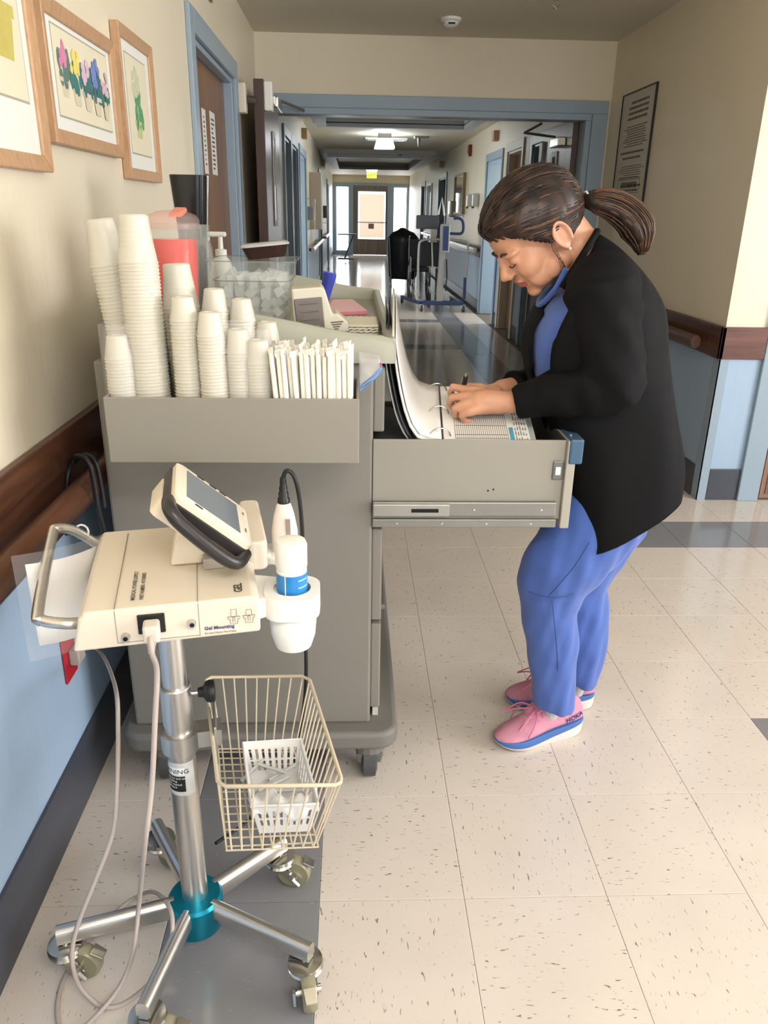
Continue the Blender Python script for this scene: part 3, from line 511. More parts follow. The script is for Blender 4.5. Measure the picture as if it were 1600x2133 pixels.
# moulded top tray: walls that rise towards the back edge (left)
def tray_z(x): t = max(0, min(1, (.07-x)/.34)); return 1.112+.045*(t*t*(3-2*t))
def tray_wall(y0, y1, name):
    xs = [.09, .082, .06]+[.06-.53*i/16 for i in range(1, 17)]; rings = []
    for x in xs:
        z = tray_z(x)-(.02 if x == .09 else .006 if x == .082 else 0); w = y1-y0
        rings.append([(x, y0, 1.058), (x, y1, 1.058), (x, y1-.2*w, z-.008), (x, y1-.38*w, z), (x, y0+.3*w, z), (x, y0+.08*w, z-.01)])
    return MB().loft(rings).build(name, TRAYM, cart, 50)
tray_wall(1.585, 1.62, 'tray_wall'); tray_wall(2.635, 2.67, 'tray_wall')
m = MB().box(-.47, .068, 1.62, 2.635, 1.056, TZ); m.build('tray_floor', TRAYM, cart)
MB().box(.068, .09, 1.6, 2.655, 1.058, 1.108).build('tray_rim', TRAYM, cart, bevel=.007, seg=3); MB().box(-.478, -.46, 1.6, 2.655, 1.058, 1.16).build('tray_rim', TRAYM, cart, bevel=.007, seg=3)
MB().box(-.497, -.468, 1.555, 1.6, .98, 1.135).build('rear_bracket', BINM, cart, bevel=.004)
# side bin
x0, x1, y0, y1, z0, z1 = -.452, .013, 1.40, 1.597, .902, 1.026; t = .005
m = MB().box(x0, x1, y0, y0+t, z0, z1).box(x0, x1, y1-t, y1, z0, z1).box(x0, x0+t, y0+t, y1-t, z0, z1).box(x1-t, x1, y0+t, y1-t, z0, z1).box(x0+t, x1-t, y0+t, y1-t, z0, z0+t)
m.build('side_bin', BINM, cart, bevel=.002)
# open drawer
dz0, dz1, dx0, dx1, dy0, dy1 = .692, .893, .045, .465, 1.60, 1.965
DRM = mat('drawer_grey', (146, 141, 131), .45, bump=.04, bscale=200)
dr = MB().box(dx0, dx1, dy0, dy0+.006, dz0+.018, dz1).box(dx0, dx1, dy1-.006, dy1, dz0+.018, dz1).box(dx0, dx1, dy0+.006, dy1-.006, dz0+.018, dz0+.03).build('open_drawer', DRM, cart, bevel=.0015)
MB().box(dx1, dx1+.02, dy0-.012, dy1+.012, dz0, dz1+.002).build('drawer_front', mat('drawer_face', (162, 157, 146), .45), dr, bevel=.002)
MB().box(dx1+.004, dx1+.034, dy0-.016, dy1+.016, dz1-.05, dz1+.006).build('blue_edge', mat('drawer_blue', (62, 92, 118), .4), dr, bevel=.004)
MB().box(dx1-.003, dx1, dy0+.006, dy1-.006, dz0+.03, dz1).build('inner_face', mat('dark_grey_liner', (70, 70, 72), .6), dr)
MB().box(dx0, dx0+.11, dy0+.01, dy1-.01, dz0+.03, dz1-.012).build('divider_tray', mat('dark_grey_liner', (1, 1, 1)), dr, bevel=.003)
SLZ = mat('slide_zinc', (140, 138, 132), .38, .75, var=.08, vscale=12); SLZ2 = mat('slide_zinc_bright', (160, 158, 152), .3, .8, var=.1, vscale=12)
# telescopic slide, screws, latch and scuffs
MB().box(dx0, dx1-.012, dy0-.012, dy0, dz0+.028, dz0+.062).build('slide_outer', SLZ, dr, bevel=.003); MB().box(dx0, dx0+.17, dy0-.02, dy0-.012, dz0+.03, dz0+.06).build('slide_inner', SLZ2, dr, bevel=.003)
MB().box(dx0, dx1-.008, dy0-.008, dy0, dz0, dz0+.02).build('bottom_channel', SLZ, dr, bevel=.002)
BLKM = mat('hole_black', (14, 14, 14), .8)
for x in (.15, .165): MB().cyl((x, dy0-.0215, dz0+.045), (x, dy0-.0195, dz0+.045), .0035, n=10).build('slide_stop', BLKM, dr)
MB().box(.13, .19, dy0-.0212, dy0-.02, dz0+.041, dz0+.049).build('slide_catch', BLKM, dr)
for x in (.1, .2, .3, .4): MB().cyl((x, dy0-.0095, dz0+.01), (x, dy0-.007, dz0+.01), .0025, n=8).build('screw', STEEL, dr)
for x in (.27, .42): MB().cyl((x, dy0-.014, dz0+.045), (x, dy0-.0115, dz0+.045), .0025, n=8).build('screw', CHROME, dr)
for x, z in ((.3, dz0+.085), (.312, dz0+.088)): MB().cyl((x, dy0-.0006, z), (x, dy0+.0005, z), .0022, n=8).build('screw_hole', BLKM, dr)
la = MB().box(dx1-.026, dx1-.003, dy0-.004, dy0, dz0+.112, dz0+.155).build('latch', GREYM, dr, bevel=.002); MB().box(dx1-.02, dx1-.009, dy0-.006, dy0-.004, dz0+.124, dz0+.142).build('latch_tongue', WHITEP, la)
for y in (dy0+.02, dy1-.02): MB().cyl((dx1+.012, y, dz1+.006), (dx1+.012, y, dz1+.0085), .003, n=8).build('screw', STEEL, dr)
MB().box(.09, .102, 1.7, 1.76, .935, .97).build('drawer_lock', BLACK, cart, bevel=.002)
# ================================================================ ring binder lying open in the drawer
bn = thing('ring_binder', (.28, 1.74, dz0+.03), 'open white ring binder with charts lying in the pulled-out drawer', 'binder')
BWH = mat('binder_cover', (222, 220, 212), .4)
YB0, YB1, ZB0, ZB1 = 1.618, 1.875, .882, .952
def pagep(x, s, dz=0.): return Vector((x+.015*s, YB0+(YB1-YB0)*s, ZB0+(ZB1-ZB0)*s+dz))
# left cover leans up against the cart side
def cover_l(u, v, d=0.):
    xs = [.19, .165, .142, .125, .112, .102, .094, .088, .084]; zs = [0, .002, .01, .035, .07, .11, .15, .19, .225]
    k = u*8; i = min(7, int(k)); f = k-i; p = pagep(xs[i]+(xs[i+1]-xs[i])*f, v); p.z += zs[i]+(zs[i+1]-zs[i])*f; p.y += .05*u*v; p.x += d; p.z += d*.6; return p
MB().grid(lambda u, v: cover_l(u, v), 16, 6).build('left_cover', BWH, bn, 60, solid=.004); MB().grid(lambda u, v: cover_l(u*.97, .03+.94*v, .005), 16, 6).build('left_page', PAPER, bn, 60, solid=.001)
def slab(name, x0, x1, s0, s1, h0, h1, m, bev=0.): return MB().hexa([pagep(x0, s0, h0), pagep(x1, s0, h0), pagep(x1, s1, h0), pagep(x0, s1, h0)], [pagep(x0, s0, h1), pagep(x1, s0, h1), pagep(x1, s1, h1), pagep(x0, s1, h1)]).build(name, m, bn, bevel=bev)
slab('right_cover', .19, .412, 0, 1, -.03, -.026, BWH); slab('page_block', .2, .392, .01, .99, -.026, 0, PAPER, .001); slab('ring_spine', .182, .196, 0, 1, -.022, -.006, ALU, .003)
slab('insert_sheet', .3925, .408, .02, .9, -.02, -.012, mat('clear_insert', (196, 200, 196), .3))
for s in (.1, .48, .9):
    c = pagep(.192, s); MB().tube([c+Vector((-.024*math.cos(a), 0, -.004+.022*math.sin(a))) for a in [math.pi*i/12 for i in range(13)]], .0016, 6).build('ring', CHROME, bn, 60)
def strip(m, x0, x1, s0, s1, h=.0006): m.hexa([pagep(x0, s0), pagep(x1, s0), pagep(x1, s1), pagep(x0, s1)], [pagep(x0, s0, h), pagep(x1, s0, h), pagep(x1, s1, h), pagep(x0, s1, h)])
FINE = mat('fine_ink', (128, 124, 120), .8); m = MB()
for i in range(27): strip(m, .226+i*.0045, .2265+i*.0045+.0006, .06, .72)
for s in (.06, .12, .27, .45, .72): strip(m, .226, .344, s, s+.006, .0007)
tag(m.build('printed_table', FINE, bn), kind='stuff')
m = MB(); strip(m, .348, .357, .03, .24, .0012); m.build('blue_label', mat('label_blue', (74, 158, 186), .6), bn)
m = MB(); rn = random.Random(2)
for i in range(5):
    for k in range(7): strip(m, .361+i*.0058, .3632+i*.0058, .03+k*.085, .03+k*.085+.07*rn.uniform(.4, 1))
tag(m.build('printed_notes', FINE, bn), kind='stuff')
for k, c in enumerate(((44, 44, 46), (150, 150, 150))):
    tag(MB().grid(lambda u, v: cover_l(.25+.7*u, v)+Vector((-.012-.008*k, 0, -.006)), 8, 4).build('chart_divider', mat('divider_%d' % k, c, .5), None, 60, solid=.002), ['dark chart divider leaning behind the open binder', 'pale grey chart divider standing behind the open binder'][k], 'divider')
# ================================================================ cups
CUPM = bpy.data.materials.new('cup_plastic'); CUPM.use_nodes = True; nt = CUPM.node_tree; b = nt.nodes['Principled BSDF']
b.inputs['Base Color'].default_value = (*lin((238, 234, 222)), 1); b.inputs['Roughness'].default_value = .32
tl = nt.nodes.new('ShaderNodeBsdfTranslucent'); tl.inputs[0].default_value = (*lin((240, 236, 226)), 1); tr = nt.nodes.new('ShaderNodeBsdfTransparent'); mx = nt.nodes.new('ShaderNodeMixShader'); mx.inputs[0].default_value = .35; mx2 = nt.nodes.new('ShaderNodeMixShader'); mx2.inputs[0].default_value = .1
nt.links.new(b.outputs[0], mx.inputs[1]); nt.links.new(tl.outputs[0], mx.inputs[2]); nt.links.new(mx.outputs[0], mx2.inputs[1]); nt.links.new(tr.outputs[0], mx2.inputs[2]); nt.links.new(mx2.outputs[0], nt.nodes['Material Output'].inputs[0])
def cup_mesh(name, R, r, h, lip, ribs=0, n=22):
    prof = [(R+lip*.2, 0), (R+lip, lip*.5), (R+lip, lip*1.3), (R+lip*.1, lip*1.9)]
    if ribs:
        for i in range(ribs): f = .3+.5*i/ribs; q = R+(r-R)*f; prof += [(q, h*f), (q-.0006, h*(f+.02)), (q-.0006, h*(f+.055))]
    prof += [(r+.001, h*.965), (r-.0015, h), (r-.006, h), (r-.007, h-.003), (.002, h-.003)]
    m = MB().lathe(prof, n=n, cap=False); me = bpy.data.meshes.new(name); me.from_pydata(m.v, [], m.f)
    for p in me.polygons: p.use_smooth = True
    me.set_sharp_from_angle(angle=math.radians(35)); me.materials.append(CUPM); return me
BIG = cup_mesh('drink_cup', .0345, .0245, .082, .0015, 5); SML = cup_mesh('medicine_cup', .0255, .0175, .043, .0012)
def stack(me, base, top, pitch, h, label, group, cat='cup', name='plastic_cup'):
    base, top = Vector(base), Vector(top); d = top-base; L = d.length-h; n = max(1, int(L/pitch)); d.normalize(); q = Vector((0, 0, 1)).rotation_difference(d).to_euler(); rn = random.Random(len(label))
    for i in range(n+1):
        o = bpy.data.objects.new(name, me); COL.objects.link(o); o.location = base+d*pitch*i+Vector((rn.uniform(-.0004, .0004), rn.uniform(-.0004, .0004), 0)); o.rotation_euler = q; tag(o, label, cat, group)
    return base+d*pitch*n
BZ = .9085
def bintop(u, v, Y): return PY(u, v, Y)
A0 = PY(312, 828, 1.465); A0 = Vector((A0.x+.006, 1.463, BZ)); stack(BIG, A0, PY(277, 441, 1.475), .0064, .082, 'clear plastic cup in the tallest nested stack, upside down in the bin', 'tallest cup stack')
stack(BIG, (-.413, 1.555, BZ), PY(205, 452, 1.535), .0068, .082, 'clear plastic cup in the leftmost stack that leans toward the wall', 'leaning left cup stack')
stack(BIG, (-.318, 1.557, BZ), PY(366, 541, 1.56), .007, .082, 'clear plastic cup in the stack standing right in front of the red pitcher', 'cup stack before the pitcher')
for u, v, Y, bx, by, lab in ((379, 612, 1.455, .0, 0, 'small white medicine cup in the stack just right of the tallest stack'), (436, 643, 1.44, 0, 0, 'small white medicine cup in the front middle stack below the clear tub'), (445, 600, 1.545, 0, 0, 'small white medicine cup in the back stack behind the front middle stack'), (502, 618, 1.552, 0, 0, 'small white medicine cup in the back stack before the clear tub'), (555, 665, 1.555, 0, 0, 'small white medicine cup in the back stack nearest the straws'), (495, 684, 1.45, 0, 0, 'small white medicine cup in the plastic-wrapped stack beside the front middle stack'), (536, 704, 1.446, 0, 0, 'small white medicine cup in the plastic-wrapped stack touching the straws'), (242, 690, 1.445, 0, 0, 'small white medicine cup in the wrapped stack at the left bin corner')):
    tp = PY(u, v, Y); stack(SML, (tp.x+.002, Y, BZ), tp, .0062, .043, lab, lab.replace('small white medicine cup in the', 'cups of the'), 'cup', 'medicine_cup')
WRAP = thin_clear('clear_wrap', (.97, .97, .97), .1, .12); BAGF = thin_clear('bag_clear', (.94, .94, .95), .32, .12)
for nm, (u, v, Y, lab) in enumerate(((242, 682, 1.445, 'clear plastic sleeve wrapped round the left corner cup stack'), (495, 676, 1.45, 'clear plastic sleeve wrapped round the cup stack beside the straws'), (536, 690, 1.446, 'crumpled clear sleeve over the cup stack touching the straws'))):
    tp = PY(u, v, Y); rn = random.Random(nm); rings = []; zt = tp.z
    for k in range(9):
        f = k/8; r = .030-.009*max(0, (f-.72)/.28); z = BZ+.001+(zt+.004-BZ)*f
        rings.append([(tp.x+.001+(r+rn.uniform(-.0006, .0022))*math.cos(a), Y+(r+rn.uniform(-.0006, .0022))*math.sin(a), z) for a in [2*math.pi*i/18 for i in range(18)]])
    tag(MB().loft(rings, False).build('plastic_sleeve', WRAP, None, 180), lab, 'plastic sleeve')
# ================================================================ wrapped straws
STRM = mat('straw_paper', (236, 232, 222), .65, bump=.2, bscale=120)
def straw_mesh(k):
    rn = random.Random(k); L = .19+rn.uniform(-.004, .004); pts = [(rn.uniform(-.0003, .0003), rn.uniform(-.0003, .0003), L*i/5) for i in range(6)]
    m = MB().tube(pts, [.004, .0047, .0046, .0047, .0046, .0042], 8)
    a = rn.uniform(0, math.pi); x, y = math.cos(a), math.sin(a); bend = rn.uniform(-.006, .006)
    q = [(-.005, 0), (.005, 0), (.0068, .005), (.0062, .0085+rn.uniform(0, .005)), (-.005, .007+rn.uniform(0, .005)), (-.0066, .004)]
    m.prism([(px*x+bend*pz*60*.006*-y, px*y+bend*pz*60*.006*x, L-.002+pz) for px, pz in q], (-y*.0012, x*.0012, 0))
    me = bpy.data.meshes.new('drinking_straw'); me.from_pydata(m.v, [], m.f); me.materials.append(STRM); return me
SM = [straw_mesh(k) for k in range(6)]; rn = random.Random(11); n = 0
for row in range(6):
    for c in range(15 if row < 5 else 14):
        f = (c+.5)/15; x = -.138+.138*f+rn.uniform(-.001, .001); y = 1.412+row*.021+rn.uniform(-.003, .003)+(c % 2)*.006
        o = bpy.data.objects.new('drinking_straw', SM[n % 6]); COL.objects.link(o); o.location = (x+.002, y, BZ+.001+rn.uniform(0, .006))
        o.rotation_euler = (rn.uniform(-.03, .03), -.1*(1-f)+rn.uniform(-.03, .03)-.01, rn.uniform(0, 6)) if False else (rn.uniform(-.02, .02), -.085*(1-f)**1.3+rn.uniform(-.018, .018), 0)
        tag(o, 'white paper-wrapped drinking straw in the bunch at the right of the bin', 'straw', 'wrapped straws'); n += 1
# zip bag hanging at the bin corner
t = thing('zip_bag', (.04, 1.5, .99), 'crumpled clear zip bag with a blue seal hooked beside the straws', 'plastic bag'); rn = random.Random(6)
c0, c1, c2, c3 = PY(750, 812, 1.47), PY(797, 770, 1.47), PY(790, 745, 1.52), PY(748, 738, 1.54)
jit = {}
def bagf(u, v):
    p = c0.lerp(c1, u).lerp(c3.lerp(c2, u), v); k = (round(u*8), round(v*6)); s = math.sin(u*9+v*5)*.003+math.sin(v*11-u*4)*.003; return p+Vector((0, -.012*math.sin(math.pi*u)*math.sin(math.pi*v)+s, 0))
MB().grid(bagf, 8, 6).build('film', BAGF, t, 180, solid=.0004); MB().grid(lambda u, v: Vector(bagf(u, v))+Vector((0, .016, .003)), 8, 6).build('film', BAGF, t, 180, solid=.0004)
MB().tube([Vector(bagf(i/8, 0))+Vector((0, -.001, -.001)) for i in range(9)], .0022, 6).build('seal', mat('zip_blue', (84, 134, 196), .3), t, 60); MB().tube([Vector(bagf(i/8, 0))+Vector((0, .004, .005)) for i in range(9)], .0016, 6).build('seal', mat('zip_blue', (1, 1, 1)), t, 60); MB().tube([Vector(bagf(1, i/8)) for i in range(2, 5)], .0022, 6).build('seal_end', mat('zip_pink', (214, 96, 160), .3), t, 60)
# ================================================================ things on the tray
CLEARP = thin_clear('clear_acrylic', (.96, .97, .96), .08, .05)
PINKC = thin_clear('pink_acrylic', (.99, .86, .83), .14, .08)
# pitcher
px_, py_ = -.386, 1.79; t = thing('drink_pitcher', (px_, py_, TZ), 'clear pitcher of red drink with a lid behind the cups', 'pitcher')
MB().lathe([(.040, 0), (.044, .01), (.0535, .235), (.0545, .24), (.0515, .238), (.0425, .014), (.002, .008)], (px_, py_, TZ), 32, cap=False).build('jug', CLEARP, t, 40)
MB().lathe([(.0415, .012), (.0492, .207), (.0488, .208)], (px_, py_, TZ), 32).build('red_drink', mat('red_drink', (238, 60, 46), .12, ior=1.33), t, 40)
MB().lathe([(.056, .228), (.057, .246), (.05, .256), (.03, .264), (.004, .266)], (px_, py_, TZ), 32).build('lid', PINKC, t, 40)
MB().hexa([(px_+.0, py_-.05, TZ+.252), (px_+.03, py_-.045, TZ+.252), (px_+.03, py_+.02, TZ+.262), (px_, py_+.02, TZ+.262)], [(px_+.002, py_-.03, TZ+.262), (px_+.028, py_-.03, TZ+.262), (px_+.028, py_+.02, TZ+.272), (px_+.002, py_+.02, TZ+.272)]).build('lid_flap', mat('coral_plastic', (232, 140, 116), .35), t, bevel=.003)
MB().tube(smoothpath([(px_+.05, py_-.012, TZ+.2), (px_+.07, py_-.026, TZ+.205), (px_+.08, py_-.03, TZ+.18), (px_+.078, py_-.03, TZ+.09), (px_+.066, py_-.026, TZ+.05), (px_+.046, py_-.012, TZ+.048)]), .008, 10).build('handle', CLEARP, t, 60)
# black flared holder
cx, cy = -.4, 2.08; t = thing('black_holder', (cx, cy, TZ), 'tall flared black plastic holder standing behind the pitcher', 'holder')
rings = []
for z, w, d in ((0, .052, .05), (.05, .054, .052), (.2, .066, .062), (.345, .088, .08)): rings.append([(cx+x, cy+y, TZ+z) for x, y in rrect(w, d, .02, 4)])
for z, w, d in ((.345, .082, .074), (.02, .046, .044)): rings.append([(cx+x, cy+y, TZ+z) for x, y in rrect(w, d, .018, 4)])
MB().loft(rings).build('shell', mat('gloss_black', (20, 20, 22), .18), t, 40)
# clear tumbler behind the pitcher
t = tag(MB().lathe([(.03, 0), (.032, .01), (.037, .235), (.0355, .235), (.0305, .012), (.002, .01)], (-.369, 1.93, TZ), 24, cap=False).build('clear_tumbler', CLEARP, None, 40), 'tall clear tumbler between the pitcher and the clear tub', 'tumbler')
# pump bottle
c = Vector((-.352, 2.2, TZ)); t = thing('pump_bottle', c, 'white pump dispenser bottle behind the clear tub', 'bottle')
MB().lathe([(.026, 0), (.03, .004), (.03, .115), (.024, .14), (.014, .15)], c).build('bottle_body', mat('milky_plastic', (222, 220, 212), .3), t, 40); MB().lathe([(.0155, .15), (.0155, .168), (.007, .17), (.006, .2)], c).build('collar', WHITEP, t, 40)
MB().box(c.x-.034, c.x+.016, c.y-.009, c.y+.009, c.z+.2, c.z+.213).hexa([(c.x-.036, c.y-.005, c.z+.188), (c.x-.028, c.y-.005, c.z+.188), (c.x-.028, c.y+.005, c.z+.188), (c.x-.036, c.y+.005, c.z+.188)], [(c.x-.036, c.y-.006, c.z+.21), (c.x-.026, c.y-.006, c.z+.21), (c.x-.026, c.y+.006, c.z+.21), (c.x-.036, c.y+.006, c.z+.21)]).build('pump_head', WHITEP, t, bevel=.004)
# clear tub with ice
ix, iy = -.226, 1.894; t = thing('clear_tub', (ix, iy, TZ), 'square clear plastic tub filled with ice on the cart top', 'tub')
rings = []
for z, w, d in ((0, .15, .17), (.12, .17, .195), (.122, .176, .2), (.155, .182, .207), (.157, .198, .222), (.163, .198, .222)): rings.append([(ix+x, iy+y, TZ+z) for x, y in rrect(w, d, .025, 4)])
for z, w, d in ((.163, .178, .203), (.122, .171, .195), (.12, .165, .19), (.004, .145, .165)): rings.append([(ix+x, iy+y, TZ+z) for x, y in rrect(w, d, .023, 4)])
MB().loft(rings).build('tub_shell', CLEARP, t, 40)
EDGE = thin_clear('clear_edge', (.5, .56, .54), .35, .05)
for z, w_, d_ in ((.121, .174, .198), (.163, .198, .222)): MB().tube([(ix+x, iy+y, TZ+z) for x, y in rrect(w_, d_, .025, 4)], .0012, 6, True).build('edge_line', EDGE, t, 60)
ICE = thin_clear('ice', (.97, .98, .98), .36, .1); icm = []
for k in range(5):
    rn = random.Random(20+k); m = MB().box(-.012, .012, -.0105, .0105, -.0095, .0095); m.v = [Vector((v.x*rn.uniform(.7, 1.25), v.y*rn.uniform(.7, 1.25), v.z*rn.uniform(.7, 1.25))) for v in m.v]; me = bpy.data.meshes.new('ice_cube'); me.from_pydata(m.v, [], m.f); me.materials.append(ICE); icm.append(me)
rn = random.Random(3); k = 0
for lz in range(5):
    for lx in range(5):
        for ly in range(4):
            if ly in (1, 2) and lx in (1, 2, 3) and lz < 3: continue
            o = bpy.data.objects.new('ice_cube', icm[k % 5]); COL.objects.link(o); o.location = (ix-.058+lx*.029+rn.uniform(-.003, .003), iy-.064+ly*.042+rn.uniform(-.004, .004), TZ+.02+lz*.025+rn.uniform(-.003, .003)); o.rotation_euler = (rn.random()*3, rn.random()*3, rn.random()*3); tag(o, 'clear ice cube inside the square clear tub', 'ice cube', 'ice in the clear tub'); k += 1
# dark food tub with clear lid, tilted on the ice tub
t = thing('food_container', (-.2, 1.9, TZ+.165), 'dark food container with a clear lid resting on the clear tub', 'food container')
Mx = Matrix.Translation((-.2, 1.9, TZ+.166)) @ Matrix.Rotation(math.radians(-6), 4, 'Y') @ Matrix.Rotation(math.radians(8), 4, 'Z')
rings = [[(x, y, z) for x, y in rrect(w, d, .02, 4)] for z, w, d in ((0, .086, .075), (.026, .106, .092))]
MB().loft(rings).xf(Mx).build('bowl', mat('dark_brown_plastic', (54, 34, 32), .3), t, 40); MB().loft([[(x, y, z) for x, y in rrect(w, d, .021, 4)] for z, w, d in ((.026, .112, .098), (.03, .112, .098), (.034, .1, .086))]).xf(Mx).build('lid', thin_clear('lid_clear', (.9, .9, .9), .45, .15), t, 40)
# pill crusher
dvx, dvy = -.083, 1.79; t = thing('desktop_device', (dvx, dvy, TZ), 'beige desktop device with a ribbed grey panel behind the tray wall', 'device'); BEI = mat('device_beige', (214, 208, 192), .4)
Rz = Matrix.Translation((dvx, dvy, TZ)) @ Matrix.Rotation(math.radians(4), 4, 'Z') @ Matrix.Rotation(math.radians(-5), 4, 'Y')
prof = [(-.045, .0), (.075, .0), (.075, .025), (.052, .048), (.042, .045), (.03, .1), (.022, .106), (-.043, .106)]
MB().prism([(x, -.035, z+.007) for x, z in prof], (0, .09, 0)).xf(Rz).build('housing', BEI, t, bevel=.004)
gp = MB().box(-.04, .022, -.039, -.035, .02, .092).xf(Rz).build('ribbed_panel', mat('panel_grey', (120, 112, 108), .35, .3), t, bevel=.002)
for i in range(4): MB().tube([Rz @ Vector((x, -.040, .03+i*.017)) for x in (-.028, .012)], .0022, 6).build('rib', mat('rib_grey', (158, 148, 142), .3, .4), gp, 60)
MB().box(.02, .076, -.037, -.035, .007, .014).xf(Rz).build('blue_trim', mat('trim_navy', (70, 84, 140), .4), t)
o_ = Rz @ Vector((.036, -.0362, .032)); m = MB()
for i in range(4): m.box(.036+i*.002, .064-i*.004, -.0356, -.035, .034-i*.005, .0365-i*.005)
m.xf(Rz); tag(m.build('side_print', INK, t), kind='stuff')
# blue marker, pink note pad, gauze
p = Vector((-.085, 2.36, TZ)); t = thing('blue_tube', p, 'blue plastic tube standing tilted behind the beige device', 'tube'); dv = Vector((.02, .01, .11))
MB().lathe([(.011, 0), (.013, .03), (.019, .08), (.0215, .1)], p, 20, dv).build('barrel', mat('blue_plastic', (60, 72, 170), .25), t, 40); MB().lathe([(.0215, .1), (.019, .104), (.004, .105)], p, 20, dv).build('end_cap', mat('blue_cap', (72, 84, 182), .3), t, 40)
PINK = mat('pink_paper', (240, 196, 200), .7); PINKE = mat('pink_paper_edge', (238, 140, 160), .7)
P4 = [PZ(712, 600, TZ+.01), PZ(730, 607, TZ+.01), PZ(758, 643, TZ+.01), PZ(706, 655, TZ+.01)]
t = thing('note_pad', (P4[2].x, P4[2].y, TZ), 'pad of pink notes lying on the cart top', 'note pad')
q = [Vector((-.075, 2.18, 0)), Vector((.042, 2.22, 0)), Vector((.0, 2.52, 0)), Vector((-.06, 2.5, 0))]
MB().prism([(p.x, p.y, TZ+.001) for p in q], (0, 0, .009)).build('pad_block', PINKE, t); MB().prism([(p.x, p.y, TZ+.0102) for p in q], (0, 0, .001)).build('top_sheet', PINK, t)
t = thing('gauze_stack', (.03, 1.95, TZ), 'ruffled white stack of pads inside the tray rim', 'pads'); rn = random.Random(5)
for k in range(4):
    MB().grid(lambda u, v: (-.03+.09*u, 1.82+.17*v, TZ+.004+k*.006+.002*math.sin(u*40+k)*math.sin(v*23+k)), 24, 14).build('gauze_pad', mat('gauze_white', (232, 226, 212), .9, bump=.6, bscale=300), t, 180, solid=.004)
# ================================================================ bladder scanner on its rolling stand
SX, SY, SA = -.29, 1.14, math.radians(11)
E1 = Vector((math.cos(SA), math.sin(SA), 0)); E2 = Vector((-math.sin(SA), math.cos(SA), 0))
def LS(x, y, z): return Vector((SX, SY, 0))+E1*x+E2*y+Vector((0, 0, z))
ML = Matrix.Translation((SX, SY, 0)) @ Matrix.Rotation(SA, 4, 'Z')
st = thing('scanner_stand', (SX, SY, 0), 'bladder scanner on a five-legged silver rolling stand with a teal hub', 'medical stand')
CASE = mat('case_cream', (218, 207, 190), .42, bump=.08, bscale=400)
HX, HY = -.3, 1.133
MB().lathe([(.05, .052), (.0515, .06), (.0515, .115), (.047, .121), (.022, .122)], (HX, HY, 0), 36).build('hub', mat('teal_anodised', (14, 126, 150), .28, .7), st, 35)
MB().lathe([(.0245, .1), (.0245, .52)], (HX, HY, 0), 28).build('lower_pole', ALU, st, 35)
MB().lathe([(.0262, .515), (.0262, .59), (.0245, .592)], (HX, HY, 0), 28).build('pole_collar', ALU, st, 35)
MB().lathe([(.0205, .58), (.0205, .765)], (HX, HY, 0), 28).build('upper_pole', ALU, st, 35)
# warning label wrapped on the pole
def wrap_on_pole(me_o, a0):
    for v in me_o.data.vertices:
        a = a0+v.co.x/.0247; r = .0247+v.co.y; v.co = Vector((HX+r*math.cos(a), HY+r*math.sin(a), v.co.z))-wloc(st)
def pole_rect(name, x0, x1, z0, z1, m, r=.0003):
    o = MB().grid(lambda u, v: (x0+(x1-x0)*u, r, z0+(z1-z0)*v), 10, 1).build(name, m, st, 60); 
    for v in o.data.vertices: v.co += wloc(st)
    wrap_on_pole(o, math.radians(-90)); return o
zl = PY(385, 1604, HY).z
pole_rect('label_backing', -.034, .026, zl-.036, zl+.034, mat('label_silver', (206, 206, 206), .3, .2)); pole_rect('warning_label', -.03, .008, zl-.027, zl+.006, mat('label_black', (18, 18, 18), .5), .0006); pole_rect('warning_header', -.03, .008, zl+.009, zl+.024, mat('label_white', (230, 230, 228), .5), .0006)
def pole_text(body, size, x, z, m):
    o = text_mesh('label_text', body, size, m, None, (0, 0, 0), (1, 0, 0), (0, 1, 0), 'LEFT', .00005); o.parent = st
    for v in o.data.vertices: c = v.co.copy(); v.co = Vector((x+c.x, .0009+c.z, z+c.y))
    wrap_on_pole(o, math.radians(-90))
pole_text('WARNING', .0135, -.05, zl+.0115, BLACK)
for i in range(4): pole_text(['actions and use', 'installing', 'may expand', 'spring is'][i], .006, -.027, zl+.0-i*.0065, WHITEP)
